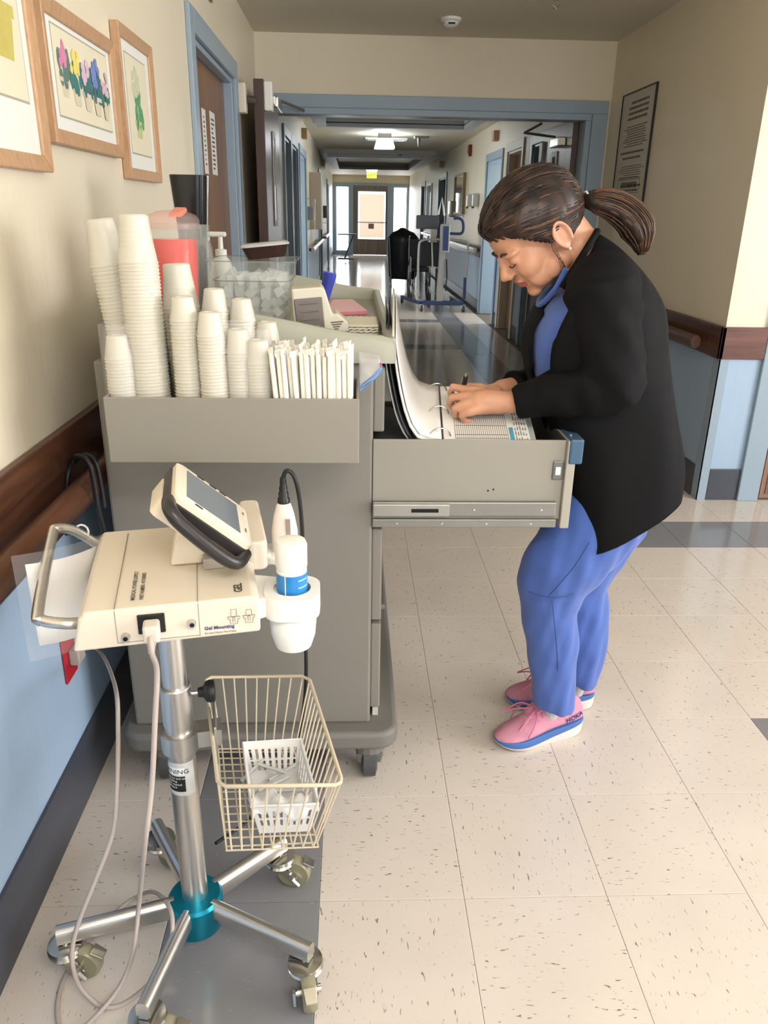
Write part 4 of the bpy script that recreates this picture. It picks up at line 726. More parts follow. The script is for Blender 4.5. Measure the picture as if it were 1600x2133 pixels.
# five legs with locking casters
LEGA = [(-27, .255), (43, .215), (121, .235), (196, .25), (258, .225)]
for k, (ang, L) in enumerate(LEGA):
    a = math.radians(ang); d = Vector((math.cos(a), math.sin(a), 0)); w = Vector((-d.y, d.x, 0)); p0 = Vector((HX, HY, .104))+d*.04; p1 = Vector((HX, HY, .1))+d*L
    prof = [(math.cos(q)*.0125, .006+math.sin(q)*.0125) for q in [math.pi*i/8 for i in range(9)]]+[(-.0125, -.012), (-.0085, -.012), (-.0085, -.018), (.0085, -.018), (.0085, -.012), (.0125, -.012)]
    lg = MB().loft([[p+w*x+Vector((0, 0, z)) for x, z in prof] for p in (p0, p1)]).build('leg', ALU, st, 35)
    MB().box(0, 0, 0, 0, 0, 0) if False else None
    MB().hexa([p0-w*.005+Vector((0, 0, -.03)), p0+w*.005+Vector((0, 0, -.03)), p0+d*L*.5+w*.005+Vector((0, 0, -.026)), p0+d*L*.5-w*.005+Vector((0, 0, -.026))], [p0-w*.005+Vector((0, 0, -.018)), p0+w*.005+Vector((0, 0, -.018)), p0+d*L*.5+w*.005+Vector((0, 0, -.018)), p0+d*L*.5-w*.005+Vector((0, 0, -.018))]).build('leg_rib', ALU, lg)
    # caster swivelled to trail to the right of the leg end
    c = p1-d*.012; tr = Vector((math.cos(a-.9), math.sin(a-.9), 0)) if k in (0, 1) else Vector((1, -.15, 0)).normalized(); sd = Vector((-tr.y, tr.x, 0)); hub = Vector((c.x, c.y, .036))+tr*.03
    cs = MB().lathe([(.009, .05), (.009, .086)], (c.x, c.y, 0), 12).lathe([(.016, .08), (.031, .077), (.033, .07), (.027, .066), (.032, .061), (.029, .054), (.02, .051)], (c.x, c.y, 0), 24).build('caster', CHROME, st, 40)
    for s in (-1, 1):
        o = sd*.017*s; MB().hexa([hub-tr*.01+o-sd*.001+Vector((0, 0, -.006)), hub+tr*.01+o-sd*.001+Vector((0, 0, -.006)), hub+tr*.01+o+sd*.001+Vector((0, 0, -.006)), hub-tr*.01+o+sd*.001+Vector((0, 0, -.006))], [Vector((c.x, c.y, .058))-tr*.015+o-sd*.001, Vector((c.x, c.y, .058))+tr*.022+o-sd*.001, Vector((c.x, c.y, .058))+tr*.022+o+sd*.001, Vector((c.x, c.y, .058))-tr*.015+o+sd*.001]).build('fork', CHROME, cs, bevel=.001)
    MB().lathe([(.012, -.013), (.032, -.013), (.036, -.007), (.036, .007), (.032, .013), (.012, .013)], hub, 24, sd).build('wheel', mat('amber_wheel', (150, 144, 118), .25, trans=.15), cs, 40)
    MB().lathe([(.0075, -.023), (.0075, .023)], hub, 12, sd).build('axle', CHROME, cs, 40)
    q = hub+tr*.022+Vector((0, 0, .032)); MB().hexa([q-sd*.012, q+sd*.012, q+tr*.022+sd*.01+Vector((0, 0, -.012)), q+tr*.022-sd*.01+Vector((0, 0, -.012))], [q-sd*.012+Vector((0, 0, .003)), q+sd*.012+Vector((0, 0, .003)), q+tr*.022+sd*.01+Vector((0, 0, -.009)), q+tr*.022-sd*.01+Vector((0, 0, -.009))]).build('brake_pedal', CHROME, cs, bevel=.001)
    q = hub-sd*.024; MB().tube([q+Vector((0, 0, .014)), q, q+tr*.014+Vector((0, 0, -.016))], .005, 6).build('brake_lever', STEEL, cs)
# power-supply case
cx0, cx1, cy0, cy1, z0, z1 = -.128, .128, -.15, .152, .757, .82
lp = [(cx0-.008, z0), (cx1, z0+.004), (cx1+.001, z1-.008), (cx1-.008, z1), (cx0+.012, z1-.002), (cx0+.004, z1-.012)]
case = MB().prism([(x, cy0, z) for x, z in lp], (0, cy1-cy0, 0)).xf(ML).build('case', CASE, st, bevel=.004)
LINE = mat('panel_line', (128, 118, 104), .6)
for x0, x1, y0, y1 in ((-.075, -.0742, cy0+.002, cy1-.02), (.04, .0408, cy0+.002, cy1-.02)): MB().box(x0, x1, y0, y1, z1-.0015, z1+.0003).xf(ML).build('panel_line', LINE, case)
for bx in ((-.075, -.0742, z0+.008, z1-.003), (.04, .0408, z0+.008, z1-.003)): MB().box(bx[0], bx[1], cy0-.0004, cy0+.001, bx[2], bx[3]).xf(ML).build('panel_line', LINE, case)
MB().box(-.075, .0408, cy0-.0004, cy0+.001, z0+.008, z0+.0088).xf(ML).build('panel_line', LINE, case)
INKD = mat('dark_ink', (70, 64, 60), .7)
def ctext(body, size, x, y, xd, yd, m=INKD, z=z1+.0006, bold=0., sx=1.): return text_mesh('lettering', body, size, m, case, LS(x, y, z), xd, yd, 'LEFT', .0001, bold, sx)
ctext('MEDICAL POWER SUPPLY', .0085, -.048, cy0+.022, E2, -E1, bold=.0001); ctext('PART NUMBER : 4171000002', .0085, -.036, cy0+.022, E2, -E1, bold=.0001, sx=.86)
ctext('GEL', .017, .105, cy0+.018, E2, -E1, bold=.0004)
fz = Vector((0, 0, 1))
text_mesh('lettering', 'Gel Mounting', .0078, mat('navy_ink', (60, 62, 110), .6), case, LS(.047, cy0-.0012, z0+.016), E1, fz, 'LEFT', .0001, .0002); text_mesh('lettering', 'Do Not Mount The Probe', .0042, INKD, case, LS(.047, cy0-.0012, z0+.009), E1, fz, 'LEFT', .0001)
for ox, tall in ((.09, .018), (.112, .014)):   # the two gel-holder pictograms
    zz = z0+.022; o = lambda x, z: LS(ox+x, cy0-.0012, zz+z)
    for k, pts in enumerate(([o(-.009, .012), o(.009, .012), o(.008, .008), o(.006, .008), o(.005, 0), o(-.005, 0), o(-.006, .008), o(-.008, .008), o(-.009, .012)], [o(-.004, .013), o(-.004, .013+tall*.6), o(.004, .013+tall*.6), o(.004, .013)], [o(-.0015, .003), o(-.0015, .011), o(.0015, .011), o(.0015, .003)])): MB().tube(pts, .00035, 4).build('pictogram', INKD, case)
# inlet, plug and screws on the front of the case
MB().box(-.045, -.007, cy0-.003, cy0, z0+.02, z1-.012).xf(ML).build('inlet_frame', BLACK, case, bevel=.002)
GREYC = mat('cable_grey', (176, 164, 156), .45)
plug = MB().box(-.037, -.014, cy0-.03, cy0-.003, z0+.018, z1-.018).xf(ML).build('plug', mat('plug_grey', (206, 198, 186), .45), case, bevel=.004)
for x, z in ((-.063, z0+.018), (.03, z0+.03)):
    s = MB().cyl(LS(x, cy0, z), LS(x, cy0-.008, z), .0065, .006, 20).build('thumb_screw', ALU, case, 40); MB().cyl(LS(x, cy0-.008, z), LS(x, cy0-.0084, z), .0035, n=12).build('socket', mat('hole_black', (1, 1, 1)), s)
# side handle
h0, h1 = LS(cx0-.002, cy0+.035, z0+.028), LS(cx0+.002, cy1-.02, z0+.045)
hp = [h0, LS(cx0-.02, cy0+.03, z0+.032), LS(cx0-.05, cy0+.038, z0+.036), LS(cx0-.058, cy0+.055, z0+.044), LS(cx0-.06, cy1-.075, z0+.085), LS(cx0-.055, cy1-.05, z0+.092), LS(cx0-.03, cy1-.035, z0+.08), h1]
MB().tube(smoothpath(hp, 5), .0085, 12).build('handle', ALU, st, 60)
t = MB().tube([LS(cx0-.02+.011*math.cos(a), cy1-.03, z0+.075+.013*math.sin(a)) for a in [2*math.pi*i/12 for i in range(12)]], .0018, 6, True).build('zip_tie', WHITEP, st, 60)
# tilted console
tl = math.radians(41); ca, cb, cn = (E1*math.cos(tl)-Vector((0, 0, math.sin(tl)))), E2, (E1*math.sin(tl)+Vector((0, 0, math.cos(tl))))
CC = Vector((-.222, 1.155, .911))
MC = Matrix.Identity(4)
for i in range(3): MC[i][0] = ca[i]; MC[i][1] = cb[i]; MC[i][2] = cn[i]; MC[i][3] = CC[i]
def plate(w, d, r, z0_, z1_, ins=0., cx=0, cy=0): return MB().loft([[(x, y, z0_) for x, y in rrect(w, d, r, 4, cx, cy)], [(x, y, z1_-ins*.6) for x, y in rrect(w, d, r, 4, cx, cy)], [(x, y, z1_) for x, y in rrect(w-2*ins, d-2*ins, r, 4, cx, cy)]]).xf(MC)
con = plate(.142, .158, .01, -.006, .006, .004).build('console_bezel', CREAMP, st, 35)
MB().box(-.052, .048, -.062, .062, .006, .0066).xf(MC).build('screen', mat('screen_glass', (112, 120, 128), .12), con)
for x, y in ((-.03, -.071), (-.025, .071), (.0, .071), (.02, .071)): plate(.014, .005, .002, .006, .0068, 0, x, y).build('button_slot', BLACK, con)
for y in (-.04, .035): text_mesh('lettering', 'scan' if y > 0 else 'menu', .007, INKD, con, MC @ Vector((.062, y, .0064)), cb, -ca, 'LEFT', .0001)
RUBK = mat('bumper_dark', (46, 42, 42), .3)
plate(.15, .164, .016, -.022, -.006, .003).build('rubber_bumper', RUBK, con, 40)
MB().tube(smoothpath([MC @ Vector(p) for p in ((-.07, -.07, -.012), (-.066, -.098, -.014), (-.04, -.108, -.02), (.03, -.108, -.026), (.062, -.1, -.024), (.072, -.07, -.014))], 5), .0105, 12).build('grip', RUBK, con, 60)
plate(.075, .11, .012, -.05, -.022, .004, -.04, .0).build('back_housing', CREAMP, con, 40)
MB().hexa([LS(.0, -.02, z1), LS(.05, -.02, z1), LS(.05, .05, z1), LS(.0, .05, z1)], [MC @ Vector((-.03, -.03, -.045)), MC @ Vector((.02, -.03, -.02)), MC @ Vector((.02, .035, -.02)), MC @ Vector((-.03, .035, -.045))]).build('console_neck', CREAMP, st, bevel=.004)
MB().box(.05, .082, -.045, -.02, z1, z1+.018).xf(ML).build('dock_block', mat('dock_grey', (164, 156, 144), .4), st, bevel=.002)
MB().prism([(x, y, z1-.02) for x, y in rrect(.034, .2, .012, 4, .136, .08)], (0, 0, .05)).xf(ML).build('case_end', CASE, st, bevel=.004)
# gel holder and bottle
gc = Vector((-.093, 1.085, 0))
MB().loft([[(gc.x+x, gc.y+y, z) for x, y in rrect(.086, .086, .03, 5)] for z in (.762, .8)]+[[(gc.x+x, gc.y+y, .8) for x, y in rrect(.058, .058, .028, 5)], [(gc.x+x, gc.y+y, .762) for x, y in rrect(.056, .056, .027, 5)]]).build('gel_holder', WHITEP, st, 40)
MB().lathe([(.038, .764), (.034, .72), (.028, .7), (.004, .698)], gc, 28, cap=False).build('holder_cup', WHITEP, st, 40, solid=.002)
MB().hexa([LS(.122, -.12, .762), LS(.17, -.1, .762), LS(.17, -.04, .762), LS(.122, -.02, .762)], [LS(.122, -.12, .796), LS(.17, -.1, .796), LS(.17, -.04, .796), LS(.122, -.02, .796)]).build('holder_arm', WHITEP, st, bevel=.004)
b = thing('gel_bottle', (gc.x, gc.y, .705), 'blue and white gel bottle standing in the stand\'s cup holder', 'bottle'); gx = gc+Vector((-.0, 0, 0))
MB().lathe([(.021, .705), (.0235, .73), (.0237, .832), (.02, .837)], gx, 28).build('bottle_body', WHITEP, b, 35); MB().lathe([(.024, .733), (.0241, .829)], gx, 28, cap=False).build('blue_label', mat('gel_blue', (40, 126, 192), .3), b, 35)
MB().lathe([(.0225, .832), (.0245, .839), (.0248, .873), (.022, .88), (.012, .882), (.003, .8815)], gx, 28).build('cap', WHITEP, b, 35)
m = MB()
for i in range(7): a = math.radians(-62); rr = .0243; n = 3; z = .822-i*.012; m.grid(lambda u, v: (gx.x+rr*math.cos(a+u*.8), gx.y+rr*math.sin(a+u*.8), z-.0022*v), 4, 1)
tag(m.build('label_print', mat('pale_print', (150, 200, 232), .5), b), kind='stuff'); MB().grid(lambda u, v: (gx.x+.0244*math.cos(math.radians(-112)+.07*u), gx.y+.0244*math.sin(math.radians(-112)+.07*u), .74+.09*v), 2, 1).build('label_stripe', WHITEP, b)
# ultrasound probe in its holder behind
pc = Vector((-.119, 1.27, 0)); t = thing('scanner_probe', (pc.x, pc.y, .79), 'white ultrasound probe with black cable boot standing behind the gel bottle', 'probe')
MB().loft([[(pc.x+x, pc.y+y, z) for x, y in rrect(w, w*.85, w*.4, 5)] for z, w in ((.78, .046), (.82, .046), (.85, .036), (.868, .026), (.874, .018))]).build('probe_body', mat('probe_white', (226, 216, 208), .3), t, 40)
MB().box(pc.x+.004, pc.x+.012, pc.y-.0205, pc.y-.0185, .8, .848).build('grip_stripe', mat('grip_taupe', (150, 138, 128), .5), t)
MB().lathe([(.011, .872), (.0105, .88), (.0085, .882), (.009, .89), (.007, .892), (.0075, .9), (.006, .903), (.006, .91), (.005, .918)], pc, 16).build('cable_boot', BLACK, t, 60)
MB().tube(smoothpath([(pc.x, pc.y, .915), (pc.x+.006, pc.y, .93), (pc.x+.018, pc.y, .922), (pc.x+.026, pc.y, .89), (pc.x+.03, pc.y+.005, .83), (pc.x+.03, pc.y+.02, .75), (pc.x+.03, pc.y+.03, .62), (pc.x+.03, pc.y+.025, .5), (pc.x+.02, pc.y+.03, .4), (pc.x-.01, pc.y+.05, .25), (pc.x-.1, pc.y+.06, .12), (pc.x-.16, pc.y-.02, .13)]), .0038, 8).build('cable', BLACK, t, 60)
MB().prism([(pc.x+x, pc.y+y, .768) for x, y in rrect(.07, .075, .02, 5)], (0, 0, .014)).build('probe_holder', WHITEP, st, 40, bevel=.003); MB().box(.12, .165, .07, .13, .765, .785).xf(ML).build('holder_arm', WHITEP, st, bevel=.003)
# wire basket
BK = mat('wire_cream', (206, 192, 166), .45); bk = thing('wire_basket', LS(.14, -.02, .35), 'cream wire basket clamped to the scanner stand pole', 'basket')
T4 = [LS(.05, -.168, .502), LS(.243, -.2, .498), LS(.232, .115, .5), LS(.035, .152, .5)]; B4 = [LS(.055, -.148, .352), LS(.205, -.172, .352), LS(.196, .09, .352), LS(.05, .12, .352)]
def lerp4(P, s, t): return P[0].lerp(P[1], s).lerp(P[3].lerp(P[2], s), t)
def rimpts(P): return [P[0].lerp(P[1], .06), P[0].lerp(P[1], .94), P[1].lerp(P[0], .015).lerp(P[2], .02), P[1].lerp(P[2], .05), P[1].lerp(P[2], .95), P[2].lerp(P[3], .06), P[2].lerp(P[3], .94), P[3].lerp(P[0], .04), P[3].lerp(P[0], .96)]
MB().tube(rimpts(T4), .0034, 8, True).build('rim_wire', BK, bk, 60)
def wire(pts): MB().tube(pts, .0017, 5).build('wire', BK, bk, 60)
for i in range(9): s = (i+.5)/9; wire([lerp4(T4, s, 0), lerp4(B4, s, 0), lerp4(B4, s, 1), lerp4(T4, s, 1)])
for j in range(14): s = (j+.5)/14; wire([lerp4(T4, 0, s), lerp4(B4, 0, s), lerp4(B4, 1, s), lerp4(T4, 1, s)])
MB().tube([p for p in B4], .002, 6, True).build('base_wire', BK, bk, 60)
MB().lathe([(.0262, .462), (.033, .464), (.033, .5), (.0262, .502)], (HX, HY, 0), 28).hexa([LS(.015, -.018, .466), LS(.06, -.018, .466), LS(.06, .018, .466), LS(.015, .018, .466)], [LS(.015, -.018, .498), LS(.06, -.018, .498), LS(.06, .018, .498), LS(.015, .018, .498)]).build('basket_clamp', ALU, bk, 40)
MB().box(.047, .052, -.04, .045, .44, .52).xf(ML).build('clamp_plate', ALU, bk, bevel=.002)
kp = PY(437, 1447, HY); kd = E1; kb = Vector((HX, HY, kp.z))
MB().cyl(kb+kd*.02, kb+kd*.05, .004).build('clamp_screw', ALU, st, 60)
MB().lathe([(.008, .036), (.01, .045), (.018, .05), (.02, .056), (.019, .064), (.012, .066)], kb, 16, kd).build('clamp_knob', BLACK, st, 40)
# little slotted basket and a plastic bag inside
ib = thing('slotted_basket', LS(.13, -.05, .356), 'small white slotted plastic basket inside the wire basket', 'basket'); WB = mat('white_basket', (230, 228, 226), .35)
I0, I1 = [LS(.112, -.125, .357), LS(.196, -.138, .357), LS(.192, .0, .357), LS(.108, .01, .357)], [LS(.1, -.142, .43), LS(.208, -.158, .43), LS(.203, .015, .43), LS(.096, .027, .43)]
for k in range(4):
    a0, a1, b0, b1 = I0[k], I0[(k+1) % 4], I1[k], I1[(k+1) % 4]; n = 9; w = MB()
    def wp(s, h): return a0.lerp(a1, s).lerp(b0.lerp(b1, s), h)
    def quad(m, s0, s1, h0, h1): nn = (a1-a0).cross(b0-a0).normalized()*.0012; m.hexa([wp(s0, h0)-nn, wp(s1, h0)-nn, wp(s1, h0)+nn, wp(s0, h0)+nn], [wp(s0, h1)-nn, wp(s1, h1)-nn, wp(s1, h1)+nn, wp(s0, h1)+nn])
    quad(w, 0, 1, 0, .25); quad(w, 0, 1, .82, 1); quad(w, 0, 1, .5, .54)
    for i in range(n): quad(w, i/(n-1)*.93, i/(n-1)*.93+.07, .25, .82)
    w.build('slotted_side', WB, ib)
MB().prism(I0, (0, 0, .002)).build('basket_floor', WB, ib); MB().tube(I1, .0028, 8, True).build('basket_rim', WB, ib, 60)
rn = random.Random(9)
m = MB().grid(lambda u, v: LS(.1+.112*u, -.152+.03*v*2.2+.012*math.sin(u*7), .41+.03*math.sin(v*3.1)-.05*v*v+.006*math.sin(u*17+v*5)+.004*math.sin(u*31-v*19)), 18, 10); tag(m.build('plastic_bag', thin_clear('bag_film', (.95, .95, .95), .55, .25), None, 180, solid=.0006), 'crumpled clear plastic bag over the front of the small white basket', 'plastic bag')
rn = random.Random(13)
for i in range(9):
    a = LS(.1+.08*rn.random(), -.09+.1*rn.random(), .366+.004*i); dd = Vector((rn.uniform(-1, 1), rn.uniform(-1, 1), rn.uniform(-.1, .1))).normalized()*.03
    tag(MB().tube([a-dd, a, a+dd], .0032, 6).build('gel_sachet', mat('sachet_grey', (196, 198, 200), .3), None, 60), 'small clear sachet lying in the white slotted basket', 'sachet', 'sachets in the white basket')
# power cable of the scanner
cp = [LS(-.026, cy0-.03, z0+.03), LS(-.026, cy0-.04, z0+.01), PY(327, 1400, .975), PY(323, 1500, .968), PY(316, 1640, .955), PY(302, 1759, .945), PZ(290, 1877, .16), PZ(280, 1972, .09), PZ(261, 2032, .045), PZ(233, 2079, .02), PZ(183, 2133, .008), PZ(140, 2165, .006), PZ(120, 2120, .006), PZ(124, 2067, .006), PZ(143, 2020, .006), PZ(190, 1950, .006), PZ(254, 1889, .006), PZ(290, 1866, .02), PZ(318, 1858, .07), PZ(345, 1877, .118), PZ(359, 1913, .125), PZ(354, 1972, .1), PZ(326, 2032, .05), PZ(266, 2086, .012), PZ(219, 2098, .008), PZ(183, 2075, .02), PZ(159, 2039, .05), PZ(150, 1984, .1), PZ(164, 1920, .16), PZ(195, 1842, .23), PZ(235, 1735, .31), PZ(244, 1640, .38), PZ(246, 1520, .45), PZ(240, 1430, .49), PX(212, 1362, -.6), PX(186, 1345, -.63)]
t = thing('power_cable', (cp[10].x, cp[10].y, 0), 'looped grey power cable running from the scanner case to the wall', 'cable'); MB().tube(smoothpath(cp, 6), .0042, 8).build('cord', GREYC, t, 60)
MB().lathe([(.009, 0), (.008, .012), (.0055, .02), (.0045, .03)], LS(-.026, cy0-.018, z0+.03), 12, (0, -.35, -1)).build('strain_relief', GREYC, t, 60)
p = PX(141, 1366, XL); t = thing('wall_outlet', (XL, p.y, p.z), 'small red wall outlet low on the blue wall under the sign', 'outlet'); MB().box(XL+.001, XL+.006, p.y-.035, p.y+.035, p.z-.055, p.z+.055).build('cover_plate', mat('outlet_red', (176, 36, 48), .4), t, bevel=.002); MB().box(XL+.006, XL+.03, p.y-.012, p.y+.03, p.z-.02, p.z+.018).build('cable_plug', GREYC, t, bevel=.004)
# sign sheet in a clear sleeve tied to the handle
q = [PY(52, 1176, 1.09), PY(205, 1136, 1.235), PY(215, 1300, 1.215), PY(82, 1345, 1.07)]; t = thing('cleaning_sign', q[3], 'white paper sign in a clear sleeve tied to the stand handle', 'sign')
def sgn(P, u, v, off=0.): p = P[3].lerp(P[2], u).lerp(P[0].lerp(P[1], u), v); return p+Vector((.02*math.sin(math.pi*u)*.3, -.012*math.sin(math.pi*u)+off, 0))
MB().grid(lambda u, v: sgn(q, u, v), 8, 4).build('sheet', PAPER, t, 60, solid=.0004)
c = sum(q, Vector())/4; qs = [c+(p-c)*1.28 for p in q]; MB().grid(lambda u, v: sgn(qs, u, v, -.003), 8, 4).build('clear_sleeve', thin_clear('sleeve_clear', (.96, .96, .96), .1, .12), t, 60)
xd = (q[1]-q[0]).normalized(); GH = mat('ghost_ink', (206, 204, 206), .8)
for i, w in enumerate(('CLEAN', 'AND')): text_mesh('show_through_text', w, .034, GH, t, sgn(q, .98, .66-.3*i, -.0035)+Vector((0, -.003, 0)), -xd, (q[0]-q[3]).normalized(), 'LEFT', .0001)
# black cords looped over the left handrail
t = thing('extension_cord', PX(175, 957, XL+.08), 'black power cord looped over the left handrail', 'cord')
cpts = [PX(140, 1115, XL+.03), PX(138, 1060, XL+.03), PX(140, 1010, XL+.035), PX(146, 965, XL+.045), PX(160, 950, XL+.08), PX(182, 958, XL+.11), PX(193, 990, XL+.118), PX(205, 1060, XL+.12), PX(216, 1110, XL+.12), PX(222, 1200, XL+.11), PX(226, 1330, XL+.06)]
MB().tube(smoothpath(cpts, 6), .0055, 8).build('cord', BLACK, t, 60); MB().tube(smoothpath([p+Vector((.006, .02, -.004)) for p in cpts[3:8]], 6), .005, 8).build('second_loop', BLACK, t, 60)
# ================================================================ corridor equipment
DKB = mat('lift_blue', (52, 66, 104), .35); LGM = mat('lift_grey', (168, 164, 158), .35, .3); PADB = mat('black_vinyl', (30, 30, 34), .45)
LY = 11.6
lf = thing('patient_lift', (1.35, LY, 0), 'blue and grey wheeled patient lift parked along the right wall', 'patient lift')
g = lambda u, v, Y=LY: PY(u, v, Y)
xa, xb = g(878, 632).x, g(965, 632).x
MB().box(xa, xb, LY-.05, LY+.05, .09, .15).build('base_bar', DKB, lf, bevel=.01)
for x, dx in ((xa, -.22), (xb, -.05)):
    MB().tube([(x, LY, .11), (x+dx*.6, LY+.6, .1), (x+dx, LY+1.1, .09)], .028, 10).build('base_leg', DKB, lf, 60)
    for y, ddx in ((LY, 0), (LY+1.1, dx)):
        MB().lathe([(.02, -.018), (.05, -.018), (.05, .018), (.02, .018)], (x+ddx, y-.03, .05), 16, (1, 0, 0)).build('wheel', RUB, lf, 40); MB().box(x+ddx-.025, x+ddx+.025, y-.05, y, .05, .1).build('wheel_fork', WHITEP, lf, bevel=.004)
mx = g(917, 620).x; mt = g(926, 468)
MB().hexa([(mx-.055, LY-.04, .13), (mx+.035, LY-.04, .13), (mx+.035, LY+.06, .13), (mx-.055, LY+.06, .13)], [(mt.x-.05, LY-.04, mt.z), (mt.x+.03, LY-.04, mt.z), (mt.x+.03, LY+.06, mt.z), (mt.x-.05, LY+.06, mt.z)]).build('mast', LGM, lf, bevel=.01)
a, b = g(918, 466), g(934, 526); MB().box(a.x, b.x, LY-.1, LY-.04, b.z, a.z).build('control_box', LGM, lf, bevel=.01); MB().box(a.x+.03, b.x-.02, LY-.104, LY-.1, b.z+.03, a.z-.03).build('control_panel', DKB, lf)
MB().tube([g(913, 447), g(921, 413), g(926, 449)], .016, 8).build('spreader_bar', WHITEP, lf)
MB().tube(smoothpath([g(945, 455), g(957, 455), g(964, 462), g(965, 478), g(961, 486), g(950, 487), g(935, 486)], 5), .02, 10).build('push_handle', DKB, lf, 60)
MB().tube(smoothpath([g(872, 618), g(871, 560), g(873, 512), g(878, 502), g(890, 499), g(915, 499), g(950, 500), g(970, 503), g(975, 512), g(972, 560), g(967, 618)], 4), .016, 8).build('frame_tube', LGM, lf, 60)
MB().tube([g(969, 578), g(967, 622)], .022, 8).build('blue_sleeve', DKB, lf, 60)
a, b = g(869, 448), g(916, 478); MB().box(a.x, b.x, LY+.12, LY+.16, b.z, a.z).build('back_pad', mat('grey_vinyl', (86, 86, 92), .4), lf, bevel=.015); a, b = g(876, 505), g(915, 556); MB().box(a.x, b.x, LY+.12, LY+.18, b.z, a.z).build('knee_pad', PADB, lf, bevel=.02)
a, b = g(898, 478), g(909, 505); MB().box(a.x, b.x, LY+.03, LY+.08, b.z, a.z).build('pad_bracket', LGM, lf, bevel=.006); MB().tube([g(930, 540, LY-.05), g(931, 575, LY-.06), g(928, 606, LY-.05)], .01, 6).build('cable', BLACK, lf, 60)
MB().tube([g(900, 505), g(901, 556), g(915, 558)], .012, 8).build('lower_tube', LGM, lf, 60)
# wheelchair behind the lift
WY = 13.4; wc = thing('wheelchair', (1.22, WY, 0), 'black folded wheelchair standing behind the patient lift', 'wheelchair'); x0, x1 = g(853, 560, WY).x, g(892, 560, WY).x
for x in (x0, x1):
    MB().tube([(x, WY+.3*math.cos(q), .3+.3*math.sin(q)) for q in [2*math.pi*i/28 for i in range(28)]], .018, 8, True).build('drive_wheel', RUB, wc, 60)
    w = MB()
    for i in range(6): q = math.pi*i/6; w.tube([(x, WY+.29*math.cos(q), .3+.29*math.sin(q)), (x, WY-.29*math.cos(q), .3-.29*math.sin(q))], .004, 5)
    tag(w.build('spokes', STEEL, wc), kind='stuff'); MB().tube([(x, WY+.2, .3), (x, WY+.22, .95), (x, WY+.12, .98)], .014, 8).build('push_pole', STEEL, wc, 60); MB().tube([(x, WY+.2, .66), (x, WY-.25, .66), (x, WY-.3, .2), (x, WY-.45, .12)], .013, 8).build('side_frame', STEEL, wc, 60); MB().lathe([(.02, -.015), (.07, -.015), (.07, .015), (.02, .015)], (x, WY-.42, .07), 16, (1, 0, 0)).build('front_caster', RUB, wc, 40)
MB().box(x0, x1, WY-.22, WY+.2, .44, .5).build('seat', PADB, wc, bevel=.015); MB().box(x0, x1, WY+.2, WY+.23, .5, .93).build('backrest', PADB, wc, bevel=.012)
# black-bagged hamper further on
YY = 15.6; c = PY(838, 560, YY); hm = thing('linen_hamper', (c.x, YY, 0), 'black covered linen hamper on casters near the far door', 'hamper'); rn = random.Random(2); rings = []
for z, w in ((.14, .2), (.2, .27), (.5, .29), (.8, .3), (.9, .29), (.98, .2), (1.02, .1), (1.06, .03)): rings.append([(c.x+(w+rn.uniform(-.02, .02))*math.cos(q), YY+(w+rn.uniform(-.02, .02))*math.sin(q), z+rn.uniform(-.012, .012)) for q in [2*math.pi*i/20 for i in range(20)]])
MB().loft(rings).build('bag', mat('black_bag', (34, 34, 38), .35), hm, 180)
for sx in (-.22, .22):
    for sy in (-.2, .2): MB().tube([(c.x+sx, YY+sy, .08), (c.x+sx*1.25, YY+sy*1.25, .9)], .012, 8).build('frame_leg', STEEL, hm, 60); MB().lathe([(.01, -.012), (.04, -.012), (.04, .012), (.01, .012)], (c.x+sx, YY+sy, .04), 14, (1, 0, 0)).build('caster', WHITEP, hm, 40)
# overbed table by the end window
YY = 23.5; c = PY(722, 500, YY); tb = thing('overbed_table', (c.x, YY, 0), 'small overbed table by the left end window', 'table'); MB().box(c.x-.25, c.x+.3, YY-.2, YY+.2, .72, .75).build('table_top', GREYM, tb, bevel=.005); MB().tube([(c.x+.2, YY, .72), (c.x-.05, YY, .08)], .022, 8).build('column', GREYM, tb, 60); MB().box(c.x-.25, c.x+.2, YY-.03, YY+.03, .04, .09).build('base', GREYM, tb, bevel=.005)
# ================================================================ the nurse
def apply_mods(o):
    dg = bpy.context.evaluated_depsgraph_get(); me = bpy.data.meshes.new_from_object(o.evaluated_get(dg)); old = o.data; o.modifiers.clear(); o.data = me; bpy.data.meshes.remove(old); return o
def fuse(m, name, mt, parent, voxel, smooth=6, fac=.5, disp=None):
    o = m.build(name, mt, parent); r = o.modifiers.new('r', 'REMESH'); r.mode = 'VOXEL'; r.voxel_size = voxel; r.use_smooth_shade = True
    if smooth: s = o.modifiers.new('s', 'SMOOTH'); s.iterations = smooth; s.factor = fac
    apply_mods(o); o.data.polygons.foreach_set('use_smooth', [True]*len(o.data.polygons))
    if not o.data.materials: o.data.materials.append(mt)
    return o
NY = 1.77
w = lambda u, v, Y=NY: PY(u, v, Y)
nurse = thing('person', (.56, 1.79, 0), 'woman in black jacket and blue scrub pants bending over the drawer to write', 'person')
SKIN = bpy.data.materials.new('skin'); SKIN.use_nodes = True; nt = SKIN.node_tree; b = nt.nodes['Principled BSDF']; b.inputs['Roughness'].default_value = .48; b.inputs['Subsurface Weight'].default_value = .15; b.inputs['Subsurface Radius'].default_value = (.02, .008, .004)
tc = nt.nodes.new('ShaderNodeTexCoord'); n1 = nt.nodes.new('ShaderNodeTexNoise'); n1.inputs['Scale'].default_value = 26; n1.inputs['Detail'].default_value = 5; mx = nt.nodes.new('ShaderNodeMix'); mx.data_type = 'RGBA'; mx.inputs['A'].default_value = (*lin((190, 134, 104)), 1); mx.inputs['B'].default_value = (*lin((212, 160, 130)), 1)
